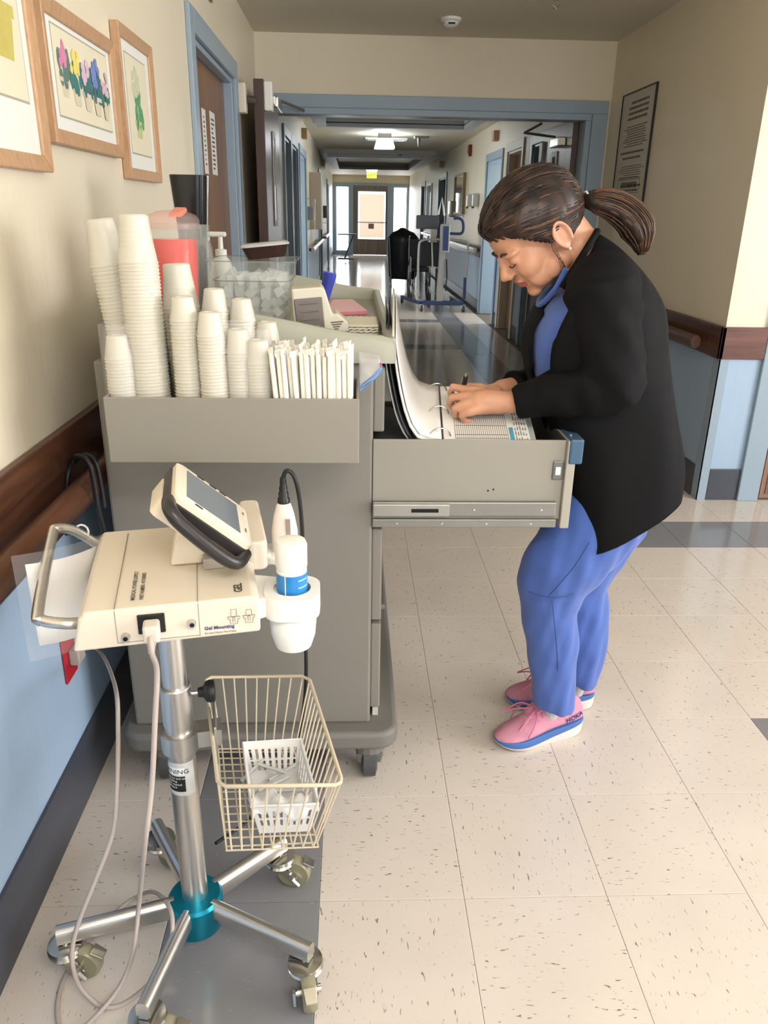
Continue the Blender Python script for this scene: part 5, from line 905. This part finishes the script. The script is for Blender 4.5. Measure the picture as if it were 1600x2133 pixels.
nt.links.new(tc.outputs['Object'], n1.inputs['Vector']); nt.links.new(n1.outputs['Fac'], mx.inputs['Factor']); nt.links.new(mx.outputs['Result'], b.inputs['Base Color'])
LIP = mat('lip_skin', (168, 88, 80), .4)
# ---- head frame: f forward, s to her left (toward the camera), u to the crown
PH = math.radians(41); YW = math.radians(10)
hf = Vector((-math.cos(PH)*math.cos(YW), -math.cos(PH)*math.sin(YW), -math.sin(PH))); hs = Vector((math.sin(YW), -math.cos(YW), 0)); hu = hs.cross(hf)*-1
if hu.z < 0: hu = -hu
HO = w(1138, 490, 1.775)
def H(f, s, u): return HO+hf*f+hs*s+hu*u
MH = Matrix.Identity(4)
for i in range(3): MH[i][0] = hf[i]; MH[i][1] = hs[i]; MH[i][2] = hu[i]; MH[i][3] = HO[i]
B = MB()
def ell(c, r, n=20, m=14): e = MB().sphere((0, 0, 0), 1, n, m); e.v = [Vector((c[0]+v.x*r[0], c[1]+v.y*r[1], c[2]+v.z*r[2])) for v in e.v]; B.join(e.xf(MH))
def cap(a, b_, r0, r1, k=5): B.tube([Vector(a).lerp(Vector(b_), i/k) for i in range(k+1)], [r0+(r1-r0)*i/k for i in range(k+1)], 12); B.sphere(a, r0, 12, 8); B.sphere(b_, r1, 12, 8)
ell((-.004, 0, .042), (.098, .074, .084)); ell((.048, 0, .0), (.06, .06, .07)); ell((.05, 0, -.05), (.05, .05, .036)); ell((.086, 0, -.075), (.017, .02, .015)); ell((.062, 0, .055), (.048, .06, .045))
for s in (-1, 1):
    ell((.07, s*.034, -.012), (.033, .028, .034)); ell((.06, s*.036, -.042), (.036, .022, .03)); ell((.09, s*.03, .033), (.02, .026, .010)); ell((.093, s*.031, .016), (.0135, .0165, .0105)); ell((.03, s*.05, -.045), (.035, .018, .028))
    ell((.117, s*.0105, -.013), (.009, .0085, .0075))
    ell((-.002, s*.08, .0), (.016, .0085, .027)); ell((.002, s*.079, -.022), (.009, .007, .012))
    e = [H(-.001+.0165*math.cos(q), s*(.0885-.003*math.cos(q)), .004+.0285*math.sin(q)) for q in [math.radians(-70+i*25) for i in range(13)]]; B.tube(e, .0042, 8)
B.tube([H(.103, 0, .03), H(.112, 0, .012), H(.124, 0, -.006)], [.0085, .009, .0105], 12); ell((.125, 0, -.009), (.011, .0115, .0095))
ell((.103, 0, -.035), (.012, .021, .0065)); ell((.0995, 0, -.0475), (.0115, .018, .0068)); ell((.094, 0, -.03), (.012, .03, .02))
# neck, slim core of torso, arms and legs (under the clothes)
nb = w(1232, 560, NY); B.tube([H(-.03, 0, .0), H(-.035, 0, -.05), nb.lerp(H(-.035, 0, -.05), .4), nb+Vector((.01, 0, -.03))], [.056, .054, .056, .066], 18)
core = [w(1245, 600), w(1260, 700), w(1270, 800), w(1285, 900), w(1300, 980)]; B.tube(core, [.085, .1, .09, .095, .1], 16)
SHL, ELL_, WRL = w(1262, 600, 1.64), w(1283, 803, 1.60), w(1062, 838, 1.70)
SHR, ELR, WRR = w(1235, 600, 1.91), w(1205, 785, 1.94), w(1046, 812, 1.83)
for a, e, r in ((SHL, ELL_, WRL), (SHR, ELR, WRR)): cap(a, e, .045, .036); cap(e, r, .036, .0255)
B.tube([w(1250, 590, 1.68), SHL], .05, 12); B.tube([w(1245, 590, 1.86), SHR], .05, 12)
KNL, ANL = w(1140, 1222, 1.70), w(1150, 1462, 1.745); KNR, ANR = w(1190, 1205, 1.86), w(1205, 1415, 1.885)
for hp, k, an in ((w(1300, 1010, 1.71), KNL, ANL), (w(1300, 1010, 1.85), KNR, ANR)): cap(hp, k, .07, .04); cap(k, an, .04, .026); cap(an, an+Vector((0, 0, -.04)), .026, .02)
# ---- left hand (near the camera) holding the pen
def fchain(pts, r): B.tube([Vector(p) for p in pts], r, 10); [B.sphere(p, rr*1.02, 10, 6) for p, rr in zip(pts, r)]
K = [w(972, 812, 1.735), w(966, 826, 1.715), w(966, 842, 1.697), w(974, 858, 1.683)]     # knuckles index..little
WL = w(1050, 838, 1.70)
for k in K: B.tube([WL+(k-WL)*.05, WL.lerp(k, .55)+Vector((0, 0, .004)), k], [.024, .0165, .0122], 10)
B.tube([WL, w(1005, 836, 1.705)], [.026, .03], 12); B.sphere(w(1000, 838, 1.705), .029, 14, 10)
fchain([K[0], w(944, 806, 1.75), w(938, 818, 1.765), w(950, 832, 1.768)], [.0108, .0095, .0085, .0072])
fchain([K[1], w(942, 828, 1.725), w(937, 840, 1.738), w(948, 852, 1.745)], [.0112, .0098, .0088, .0074])
fchain([K[2], w(948, 850, 1.70), w(948, 864, 1.712), w(962, 868, 1.722)], [.0108, .0094, .0084, .0072])
fchain([K[3], w(962, 866, 1.688), w(966, 876, 1.70), w(980, 876, 1.71)], [.0096, .0084, .0075, .0064])
fchain([w(1025, 822, 1.725), w(1000, 808, 1.752), w(978, 806, 1.768), w(960, 818, 1.775)], [.016, .0125, .0105, .0085])
# ---- right hand resting on the page behind
WR = WRR; KR = [w(1012, 812, 1.805), w(1008, 815, 1.825), w(1010, 812, 1.845), w(1016, 810, 1.862)]
for k in KR: B.tube([WR, WR.lerp(k, .55), k], [.022, .0155, .0115], 10)
for i, k in enumerate(KR):
    d = Vector((-.026, -.002+.004*i, -.012)); fchain([k, k+d*(.9 if i in (0, 3) else 1.05), k+d*1.5+Vector((.004, 0, -.016))], [.0105, .0092, .0078])
fchain([w(1035, 815, 1.80), w(1016, 822, 1.782), w(1002, 828, 1.776)], [.014, .011, .009])
body = fuse(B, 'body', SKIN, nurse, .0036, 5, .5); body.data.materials.append(LIP)
off = wloc(nurse); Mi = MH.inverted(); body.data.materials.append(mat('sock_grey', (190, 188, 186), .9, bump=.4, bscale=200))
for p in body.data.polygons:
    if p.center.z+off.z < .3: p.material_index = 2; continue
    q = Mi @ (p.center+off)
    if q.x > .098 and abs(q.y) < .021 and -.0545 < q.z < -.0315 and ((q.z+.043)/.012)**2+(q.y/.021)**2 < 1: p.material_index = 1
DK = mat('lash_dark', (34, 24, 22), .5)
for s in (-1, 1):
    MB().tube(smoothpath([H(.107, s*.018, .008), H(.1075, s*.03, .0055), H(.101, s*.043, .010)], 4), .0013, 6).build('eyelashes', DK, body, 60)
    MB().tube(smoothpath([H(.109, s*.014, .034), H(.110, s*.028, .042), H(.098, s*.046, .036)], 4), [.0014]+[.0026]*6+[.0012]*2, 6).build('eyebrow', mat('brow_brown', (58, 40, 34), .6), body, 60)
MB().sphere(H(.001, .086, -.03), .0028, 10, 8).build('earring', mat('pearl', (235, 232, 225), .15), body, 60)
# ---- hair
HAIR = bpy.data.materials.new('hair'); HAIR.use_nodes = True; nt = HAIR.node_tree; b = nt.nodes['Principled BSDF']; b.inputs['Roughness'].default_value = .38; b.inputs['Specular IOR Level'].default_value = .35
oi = nt.nodes.new('ShaderNodeTexCoord'); n1 = nt.nodes.new('ShaderNodeTexNoise'); n1.inputs['Scale'].default_value = 40; r = nt.nodes.new('ShaderNodeValToRGB'); r.color_ramp.elements[0].position = .35; r.color_ramp.elements[1].position = .75; r.color_ramp.elements[0].color = (*lin((30, 22, 20)), 1); r.color_ramp.elements[1].color = (*lin((64, 45, 37)), 1)
nt.links.new(oi.outputs['Object'], n1.inputs['Vector']); nt.links.new(n1.outputs['Fac'], r.inputs[0]); nt.links.new(r.outputs[0], b.inputs['Base Color'])
HAIRL = mat('hair_light', (112, 78, 54), .4, var=.3, vscale=60)
TIE = Vector((-.108, 0, .006)); HC, HR = Vector((.008, 0, .05)), Vector((.116, .085, .098))
def hl(u):   # hairline: largest f that still carries hair at height u
    pts = [(-.06, -.075), (-.04, -.05), (-.015, -.022), (.0, .016), (.02, .036), (.045, .058), (.07, .082), (.095, .105), (.12, .14)]
    for (a, fa), (c, fc) in zip(pts, pts[1:]):
        if u <= c: return fa+(fc-fa)*max(0, (u-a)/(c-a))
    return .2
e = MB().sphere((0, 0, 0), 1, 96, 72); e.v = [Vector((HC.x+v.x*HR.x, HC.y+v.y*HR.y, HC.z+v.z*HR.z)) for v in e.v]
keep = []
for f in e.f:
    c = sum((e.v[i] for i in f), Vector())/len(f)
    if c.z > -.055 and c.x < hl(c.z)+.004 and not (-.02 < c.x < .02 and abs(c.y) > .055 and c.z < .028): keep.append(f)
e.f = keep; used = sorted({i for f in keep for i in f}); mp = {o: n for n, o in enumerate(used)}; e.v = [e.v[i] for i in used]; e.f = [tuple(mp[i] for i in f) for f in e.f]
# pull the back toward the tie so the hair gathers
e.v = [Vector((min(v.x, hl(v.z)+.004), v.y, v.z)) for v in e.v]
def gather(v):
    d = (v-TIE).length; k = max(0, 1-d/.075); return v.lerp(TIE, .55*k*k)
e.v = [gather(v) for v in e.v]
rn = random.Random(21); e.v = [v+(v-HC).normalized()*(.0016*math.sin(v.y*260+v.x*30)+.001*math.sin(v.y*610+v.z*90)) for v in e.v]
hair = e.xf(MH).build('hair', HAIR, nurse, 180, solid=.007)
def onhead(v, lift=.003):
    d = Vector(((v.x-HC.x)/HR.x, (v.y-HC.y)/HR.y, (v.z-HC.z)/HR.z)); L = d.length; return Vector((HC.x+d.x/L*(HR.x+lift), HC.y+d.y/L*(HR.y+lift), HC.z+d.z/L*(HR.z+lift)))
S1, S2 = MB(), MB()
for i in range(420):
    u0 = rn.uniform(-.01, .135); sg = rn.choice((-1, 1)); f0 = hl(u0)-.02*rn.random() if u0 < .1 else rn.uniform(-.02, .1); q_ = 1-((f0-HC.x)/HR.x)**2-((u0-HC.z)/HR.z)**2; s0 = sg*HR.y*math.sqrt(max(0, q_)) if u0 < .1 else sg*rn.random()*.06
    a = onhead(Vector((f0, s0, u0))); pts = []
    for k in range(10):
        t = k/9; q = a.lerp(TIE, t); q = onhead(q, .0045+rn.uniform(-.0008, .0014)) if t < .93 else q; pts.append(MH @ gather(q))
    (S2 if rn.random() < .12 else S1).tube(pts, [.0004]+[.0011]*8+[.0006], 4)
for i in range(60):   # fringe hanging over the forehead
    s0 = rn.uniform(-.066, .07); k = 1-(s0/.085)**2; x = .008+.116*math.sqrt(max(0, k))*.93; d_ = rn.uniform(.015, .04)
    S1.tube([MH @ Vector(p) for p in smoothpath([(x-.004, s0, .1), (x-.003, s0*1.02, .09), (x-.011, s0*1.04+.002, .09-d_*.6), (x-.02, s0*1.05+.004, .09-d_)], 4)], .0009, 4)
for i in range(14, 20):   # wisps before the ear
    if i < 14: a = onhead(Vector((.1, rn.uniform(-.05, .07), .085))); pts = [a, a+Vector((.012, rn.uniform(0, .01), -.014)), a+Vector((.008, rn.uniform(0, .012), -.034-rn.random()*.02))]
    else: a = onhead(Vector((.022, .085, .02))); pts = [a, Vector((.026+rn.uniform(-.004, .006), .081, -.012)), Vector((.03+rn.uniform(-.006, .006), .074, -.04-rn.random()*.02)), Vector((.034+rn.uniform(-.006, .006), .066, -.058-rn.random()*.02))]
    S1.tube([MH @ p for p in smoothpath(pts, 4)], .0006, 4)
tag(S1.build('hair_strands', HAIR, hair, 180), kind='stuff'); tag(S2.build('hair_highlights', HAIRL, hair, 180), kind='stuff')
TW = MH @ TIE
pp = smoothpath([TW, w(1240, 418), w(1280, 428), w(1316, 455), w(1334, 492), w(1337, 530)], 5); pr = [.014]+[.014+.022*math.sin(min(1, i/(len(pp)-1)*1.5)*math.pi/2) if i/(len(pp)-1) < .75 else .036*(1-(i/(len(pp)-1)-.75)/.25*.75) for i in range(1, len(pp))]
PT = MB(); PT.tube(pp, pr, 20, flat=.85); PT.v = [v+Vector((0, .0016*math.sin(v.y*700+v.z*200), .0016*math.sin(v.y*500+v.x*150))) for v in PT.v]
pt = PT.build('ponytail', HAIR, hair, 180)
S1, S2 = MB(), MB()
for i in range(260):
    a, k, ph = rn.uniform(0, 6.283), rn.uniform(.8, 1.06), rn.uniform(-.5, .5); pts = []
    for j in range(0, len(pp), 2):
        t = (pp[min(j+1, len(pp)-1)]-pp[max(j-1, 0)]).normalized(); x = Vector((0, 1, 0)); y = t.cross(x); q = a+ph*j/len(pp); pts.append(pp[j]+(x*math.cos(q)*.95+y*math.sin(q))*pr[j]*k)
    (S2 if rn.random() < .4 else S1).tube(pts, [.0009]*(len(pts)-1)+[.0003], 4)
tag(S1.build('tail_strands', HAIR, pt, 180), kind='stuff'); tag(S2.build('tail_highlights', HAIRL, pt, 180), kind='stuff')
tv = (pp[3]-pp[0]).normalized(); x = Vector((0, 1, 0)); y = tv.cross(x); cc = pp[1]
MB().tube([cc+(x*math.cos(q)+y*math.sin(q))*.0185 for q in [2*math.pi*i/20 for i in range(20)]], .0045, 8, True).build('hair_tie', mat('tie_white', (228, 226, 218), .6), hair, 60)
# ---- clothes
SCRUB = bpy.data.materials.new('scrub_blue'); SCRUB.use_nodes = True; nt = SCRUB.node_tree; b = nt.nodes['Principled BSDF']; b.inputs['Base Color'].default_value = (*lin((66, 95, 168)), 1); b.inputs['Roughness'].default_value = .8; b.inputs['Sheen Weight'].default_value = .2
JACK = mat('jacket_black', (13, 13, 15), .75, bump=.25, bscale=500); JACK.node_tree.nodes['Principled BSDF'].inputs['Specular IOR Level'].default_value = .18
for mm in (SCRUB,):
    tc = nt.nodes.new('ShaderNodeTexCoord'); n1 = nt.nodes.new('ShaderNodeTexNoise'); n1.inputs['Scale'].default_value = 9; n1.inputs['Detail'].default_value = 3; n1.inputs['Distortion'].default_value = 1.2; bp = nt.nodes.new('ShaderNodeBump'); bp.inputs['Strength'].default_value = .22; bp.inputs['Distance'].default_value = .015; nt.links.new(tc.outputs['Object'], n1.inputs['Vector']); nt.links.new(n1.outputs['Fac'], bp.inputs['Height']); nt.links.new(bp.outputs[0], b.inputs['Normal'])
RG = [((1190, 1120), (1390, 998), .157), ((1178, 1034), (1396, 938), .162), ((1156, 935), (1388, 852), .156), ((1122, 842), (1383, 775), .153), ((1096, 755), (1376, 700), .158), ((1098, 690), (1362, 630), .172), ((1128, 640), (1325, 566), .165), ((1158, 610), (1278, 512), .115), ((1172, 596), (1236, 484), .068)]
def ring(F, Bk, b_, a0, a1, n, sc=1., rnd=None, ex=.85):
    F, Bk = w(*F), w(*Bk); c = (F+Bk)/2; h = (F-Bk)/2*sc; out = []
    for i in range(n+1):
        a = a0+(a1-a0)*i/n; k = 1+(rnd(a) if rnd else 0); ca_, sa_ = math.cos(a), math.sin(a); sgn_ = lambda x, e_: math.copysign(abs(x)**e_, x)
        out.append(c+h*sgn_(ca_, ex)*k+Vector((0, -1, 0))*b_*sc*sgn_(sa_, ex)*k)
    return out
def rings(n_, a0f, a1f, n, sc=1., rip=0., rows=None):
    R = rows or RG; out = []
    for j in range((len(R)-1)*n_+1):
        t = j/n_; i = min(len(R)-2, int(t)); f = t-i; P = [R[max(0, i-1)], R[i], R[i+1], R[min(len(R)-1, i+2)]]
        def cr(g): p0, p1, p2, p3 = [g(q) for q in P]; return .5*((2*p1)+(p2-p0)*f+(2*p0-5*p1+4*p2-p3)*f*f+(3*p1-p0-3*p2+p3)*f**3)
        F = (cr(lambda q: q[0][0]), cr(lambda q: q[0][1])); Bk = (cr(lambda q: q[1][0]), cr(lambda q: q[1][1])); bb_ = cr(lambda q: q[2])
        out.append(ring(F, Bk, bb_, a0f(t), a1f(t), n, sc, (lambda a, t=t: rip*(math.sin(a*5+t*1.3)*.5+math.sin(a*9-t*2.1)*.35)) if rip else None, .52+.33*min(1, t/3.5) if R is RG else .85))
    return out
def sheet(m, rr):
    n = len(rr[0]); b0 = len(m.v); m.v += [Vector(p) for r_ in rr for p in r_]; m.f += [(b0+j*n+i, b0+j*n+i+1, b0+(j+1)*n+i+1, b0+(j+1)*n+i) for j in range(len(rr)-1) for i in range(n-1)]
m = MB(); sheet(m, rings(4, lambda t: 0, lambda t: 2*math.pi, 40, .93, 0, RG[2:])); m.build('scrub_top', SCRUB, nurse, 180, solid=.003)
# jacket: shell open at the front, near edge well to her left, far edge past the middle
near = lambda t: math.radians([2, 4, 8, 22, 40, 45, 48, 52, 60][min(8, int(t))]+((t-int(t))*3)); far = lambda t: math.radians(360-[4, 2, 0, -8, -14, -12, -4, 20, 45][min(8, int(t))])
m = MB(); sheet(m, rings(5, near, far, 56, 1., .02)); jk = m.build('jacket', JACK, nurse, 180, solid=.006)
def sleeve(a, e, r, rads, seed, name):
    rn_ = random.Random(seed); path = smoothpath([a, a.lerp(e, .35), a.lerp(e, .72), e, e.lerp(r, .3), e.lerp(r, .65), r], 5); n = len(path)
    rr = []
    for i in range(n):
        t = i/(n-1)*(len(rads)-1); k = min(len(rads)-2, int(t)); rr.append((rads[k]+(rads[k+1]-rads[k])*(t-k))*(1+.035*math.sin(i*1.7+seed)))
    mm = MB().tube(path, rr, 24); c = Vector((0, 0, 0)); mm.v = [v+Vector((.003*math.sin(v.z*70+v.y*40), .003*math.sin(v.x*80+v.z*60), .003*math.sin(v.x*90+v.y*50))) for v in mm.v]
    return mm
m = sleeve(SHL+Vector((-.005, .012, .0)), ELL_, WRL+(ELL_-WRL)*.07, [.078, .074, .068, .062, .058, .053, .046, .038], 1, 's'); m.sphere(SHL+Vector((0, .015, -.005)), .079, 20, 14)
sl1 = fuse(m, 'jacket_sleeve', JACK, jk, .006, 8, .5)
m = sleeve(SHR+Vector((-.005, -.012, 0)), ELR, WRR+(ELR-WRR)*.12, [.074, .07, .064, .058, .054, .05, .045, .038], 2, 's'); m.sphere(SHR+Vector((0, -.015, -.005)), .075, 20, 14)
sl2 = fuse(m, 'jacket_sleeve', JACK, jk, .006, 8, .5)
MB().tube([w(1171, 600, 1.70), w(1205, 545, 1.695), w(1240, 490, 1.71), w(1244, 482, 1.77), w(1240, 490, 1.83), w(1205, 545, 1.845), w(1168, 598, 1.83)], .0075, 10).build('collar_band', JACK, jk, 60)
# scrub collar showing at the throat
m = MB()
cl = [w(1180, 560, 1.70), w(1160, 598, 1.715), w(1140, 622, 1.74), w(1126, 634, 1.765), w(1128, 622, 1.80), w(1150, 598, 1.83)]; m.tube(smoothpath(cl, 5), .010, 10, flat=.6); m.build('scrub_collar', SCRUB, nurse, 60)
# pants
P = MB()
def leg_loft(Lr, Y0, Y1):
    R = []; k = len(Lr)
    for j in range((k-1)*4+1):
        t = j/4; i = min(k-2, int(t)); f = t-i; A, C_ = Lr[i], Lr[i+1]; F = (A[0][0]+(C_[0][0]-A[0][0])*f, A[0][1]+(C_[0][1]-A[0][1])*f); Bk = (A[1][0]+(C_[1][0]-A[1][0])*f, A[1][1]+(C_[1][1]-A[1][1])*f); bb_ = A[2]+(C_[2]-A[2])*f; Y = Y0+(Y1-Y0)*t/(k-1)
        F, Bk = w(*F, Y), w(*Bk, Y); c = (F+Bk)/2; h = (F-Bk)/2
        R.append([c+h*math.cos(a)+Vector((0, -1, 0))*bb_*math.sin(a) for a in [2*math.pi*q/28 for q in range(28)]])
    P.loft(R)
leg_loft([((1190, 1020), (1366, 975), .06), ((1124, 1105), (1342, 1100), .084), ((1089, 1165), (1272, 1182), .083), ((1078, 1215), (1216, 1236), .073), ((1086, 1268), (1201, 1272), .066), ((1096, 1340), (1204, 1340), .062), ((1105, 1410), (1197, 1412), .057), ((1108, 1462), (1195, 1476), .056)], 1.705, 1.745)
leg_loft([((1200, 1020), (1366, 975), .06), ((1160, 1100), (1345, 1104), .084), ((1142, 1160), (1284, 1184), .082), ((1140, 1212), (1262, 1222), .072), ((1150, 1268), (1268, 1272), .066), ((1160, 1340), (1263, 1340), .062), ((1168, 1390), (1250, 1392), .057), ((1172, 1412), (1240, 1424), .056)], 1.85, 1.885)
hp0, hp1 = w(1290, 965), w(1292, 1040); P.loft([[c+((w(1398, y2)-c)*math.cos(a)*.84+Vector((0, -1, 0))*.128*math.sin(a)) for a in [2*math.pi*q/28 for q in range(28)]] for c, y2 in ((w(1285, 930), 930), (hp0, 975), (hp1, 1015))])
pants = fuse(P, 'scrub_pants', SCRUB, nurse, .006, 10, .5)
import mathutils
nrm = [v.normal.copy() for v in pants.data.vertices]
for v, nn in zip(pants.data.vertices, nrm):   # soft cloth folds
    c = v.co; k = .0018*math.sin(c.x*95+c.y*60+c.z*10)+.0008*math.sin(c.z*60+c.x*70)+.001*math.sin(c.x*170-c.z*26); v.co += nn*k
# seams on the near leg
def seam(pts, r=.0014): MB().tube(smoothpath([w(u, v, Y) for u, v, Y in pts], 4), r, 5).build('seam', mat('seam_navy', (50, 72, 130), .8), pants, 60)
seam([(1228, 1130, 1.61), (1200, 1175, 1.613), (1170, 1212, 1.62), (1143, 1242, 1.632)]); seam([(1100, 1232, 1.66), (1140, 1244, 1.632), (1180, 1242, 1.63), (1203, 1236, 1.655)]); seam([(1150, 1250, 1.635), (1158, 1330, 1.645), (1162, 1400, 1.68), (1155, 1450, 1.69)])
# ---- shoes
PINKS = mat('knit_pink', (202, 138, 158), .8, bump=.5, bscale=420, var=.18, vscale=45); MIDB = mat('midsole_blue', (66, 104, 168), .55); OUTW = mat('outsole_white', (214, 206, 202), .6, var=.12, vscale=25); LACE = mat('lace_pink', (206, 120, 150), .8)
def shoe(heel, toe, label, textside):
    heel, toe = Vector((*heel, 0)), Vector((*toe, 0)); ax = (toe-heel); L = ax.length; ax.normalize(); sd = Vector((-ax.y, ax.x, 0)); S_ = lambda s, y, z: heel+ax*(s*L)+sd*y+Vector((0, 0, z))
    sh = empty('shoe', heel); sh.parent = nurse; sh.location = heel-wloc(nurse); sh['label'] = label
    st_ = [0, .03, .08, .18, .32, .48, .62, .76, .88, .96, 1.0]; wd = [.012, .028, .036, .04, .039, .04, .045, .048, .042, .028, .012]
    zb = [.02, .012, .004, 0, 0, 0, 0, .002, .009, .018, .024]; zm = [.042, .041, .039, .034, .026, .019, .014, .013, .016, .021, .026]; zt = [.052, .053, .052, .05, .045, .04, .036, .034, .033, .033, .034]
    up = [.07, .1, .112, .114, .118, .112, .09, .069, .056, .046, .038]
    def lay(z0_, z1_, e0, e1, name, mt, par):
        R = [[S_(s, y, z) for y, z in ((-wd[i]*e0, z0_[i]), (wd[i]*e0, z0_[i]), (wd[i]*e1, z1_[i]), (-wd[i]*e1, z1_[i]))] for i, s in enumerate(st_)]; o = MB().loft(R).build(name, mt, par, None, bevel=.003); o.modifiers.new('sub', 'SUBSURF').render_levels = 2; o.modifiers['sub'].levels = 1
        for p in o.data.polygons: p.use_smooth = True
        return o
    lay(zb, zm, .93, 1.04, 'outsole', OUTW, sh); lay(zm, zt, 1.05, 1.02, 'midsole', MIDB, sh)
    R = []
    for i, s in enumerate(st_):
        h_ = up[i]-zt[i]+.006; z0_ = zt[i]-.006; narrow = .62 if .08 <= s <= .35 else .55
        R.append([S_(s, wd[i]*math.cos(a)*(.97 if math.sin(a) < .35 else (.97-(.97-narrow)*(math.sin(a)-.35)/.65*.6)), z0_+h_*max(0, math.sin(a))**.8) for a in [math.pi*q/14 for q in range(15)]])
    o = MB().loft(R).build('upper', PINKS, sh, 180); o.modifiers.new('sub', 'SUBSURF').render_levels = 1; o.modifiers['sub'].levels = 1
    MB().loft([[S_(s, y*hw, z+dz) for y, dz in ((-1, -.004), (0, 0), (1, -.004), (1, -.01), (-1, -.01))] for s, hw, z in ((.42, .022, .135), (.5, .025, .118), (.66, .02, .088))]).build('tongue', PINKS, o, 60, bevel=.002)
    for i in range(5):
        s = .5+i*.05; z = .108-.0125*i; MB().tube(smoothpath([S_(s, -.03, z-.018), S_(s+.02, -.008, z+.004), S_(s+.015, .008, z+.004), S_(s+.035, .03, z-.022)], 3), .0021, 6, flat=.7).build('lace', LACE, o, 60)
    kn = S_(.56, 0, .1)
    for sg in (-1, 1): MB().tube(smoothpath([kn, kn+ax*.03+sd*.03*sg+Vector((0, 0, .004)), kn+ax*.075+sd*.045*sg+Vector((0, 0, -.025)), kn+ax*.05+sd*.03*sg+Vector((0, 0, -.012)), kn], 5), .002, 6).build('lace_loop', LACE, o, 60); MB().tube(smoothpath([kn, kn+ax*.02+sd*.04*sg+Vector((0, 0, -.01)), kn+ax*.045+sd*.048*sg+Vector((0, 0, -.055))], 4), .002, 6).build('lace_end', LACE, o, 60)
    if textside:
        zz = .056; xdir = -ax; ori = S_(.27, textside*.0415, zz); t_ = text_mesh('lettering', 'HOKA', .02, mat('logo_blue', (64, 70, 150), .6), o, ori, xdir+Vector((0, 0, .22)), Vector((0, 0, 1)), 'LEFT', .0006, .0005)
        for v_ in t_.data.vertices:
            p_ = v_.co+wloc(o)-heel; s_ = max(0, min(.999, p_.dot(ax)/L)); k_ = max(i for i, q_ in enumerate(st_) if q_ <= s_); f_ = (s_-st_[k_])/(st_[k_+1]-st_[k_]); y_ = wd[k_]+(wd[k_+1]-wd[k_])*f_; hh = max(0, (p_.z-.05)/.06); v_.co += sd*(textside*(y_*(1-.16*hh)+.0012)-p_.dot(sd))
    MB().lathe([(.031, .08), (.034, .11), (.034, .135)], S_(.36, 0, 0), 20).build('sock', mat('sock_grey', (190, 188, 186), .9, bump=.4, bscale=200), sh, 40)
    return sh
def _side(h, t): ax = Vector((t[0]-h[0], t[1]-h[1])); return 1 if ax.x*1 > 0 else 1
shoe((.641, 1.798), (.386, 1.708), 'near pink running shoe with blue midsole and laces', 1)
shoe((.712, 1.905), (.452, 1.915), 'far pink running shoe partly behind the near one', 0)
# ---- pen
pa, pb = w(970, 785, 1.735), w(955, 862, 1.775); t = thing('ballpoint_pen', pb, 'dark ballpoint pen held upright in the woman\'s hand', 'pen'); dv = pa-pb
MB().cyl(pb+dv*.12, pa, .0055, .006, 12).build('barrel', mat('pen_black', (26, 24, 24), .25), t, 60); MB().cyl(pb, pb+dv*.12, .001, .0045, 12).build('tip', CHROME, t, 60); MB().cyl(pa, pa+dv.normalized()*.009, .0026, n=10).build('clicker', CHROME, t, 60); MB().tube([pa+Vector((-.006, 0, 0)), pa+Vector((-.0065, 0, 0))-dv*.35], .0014, 6).build('clip', CHROME, t)
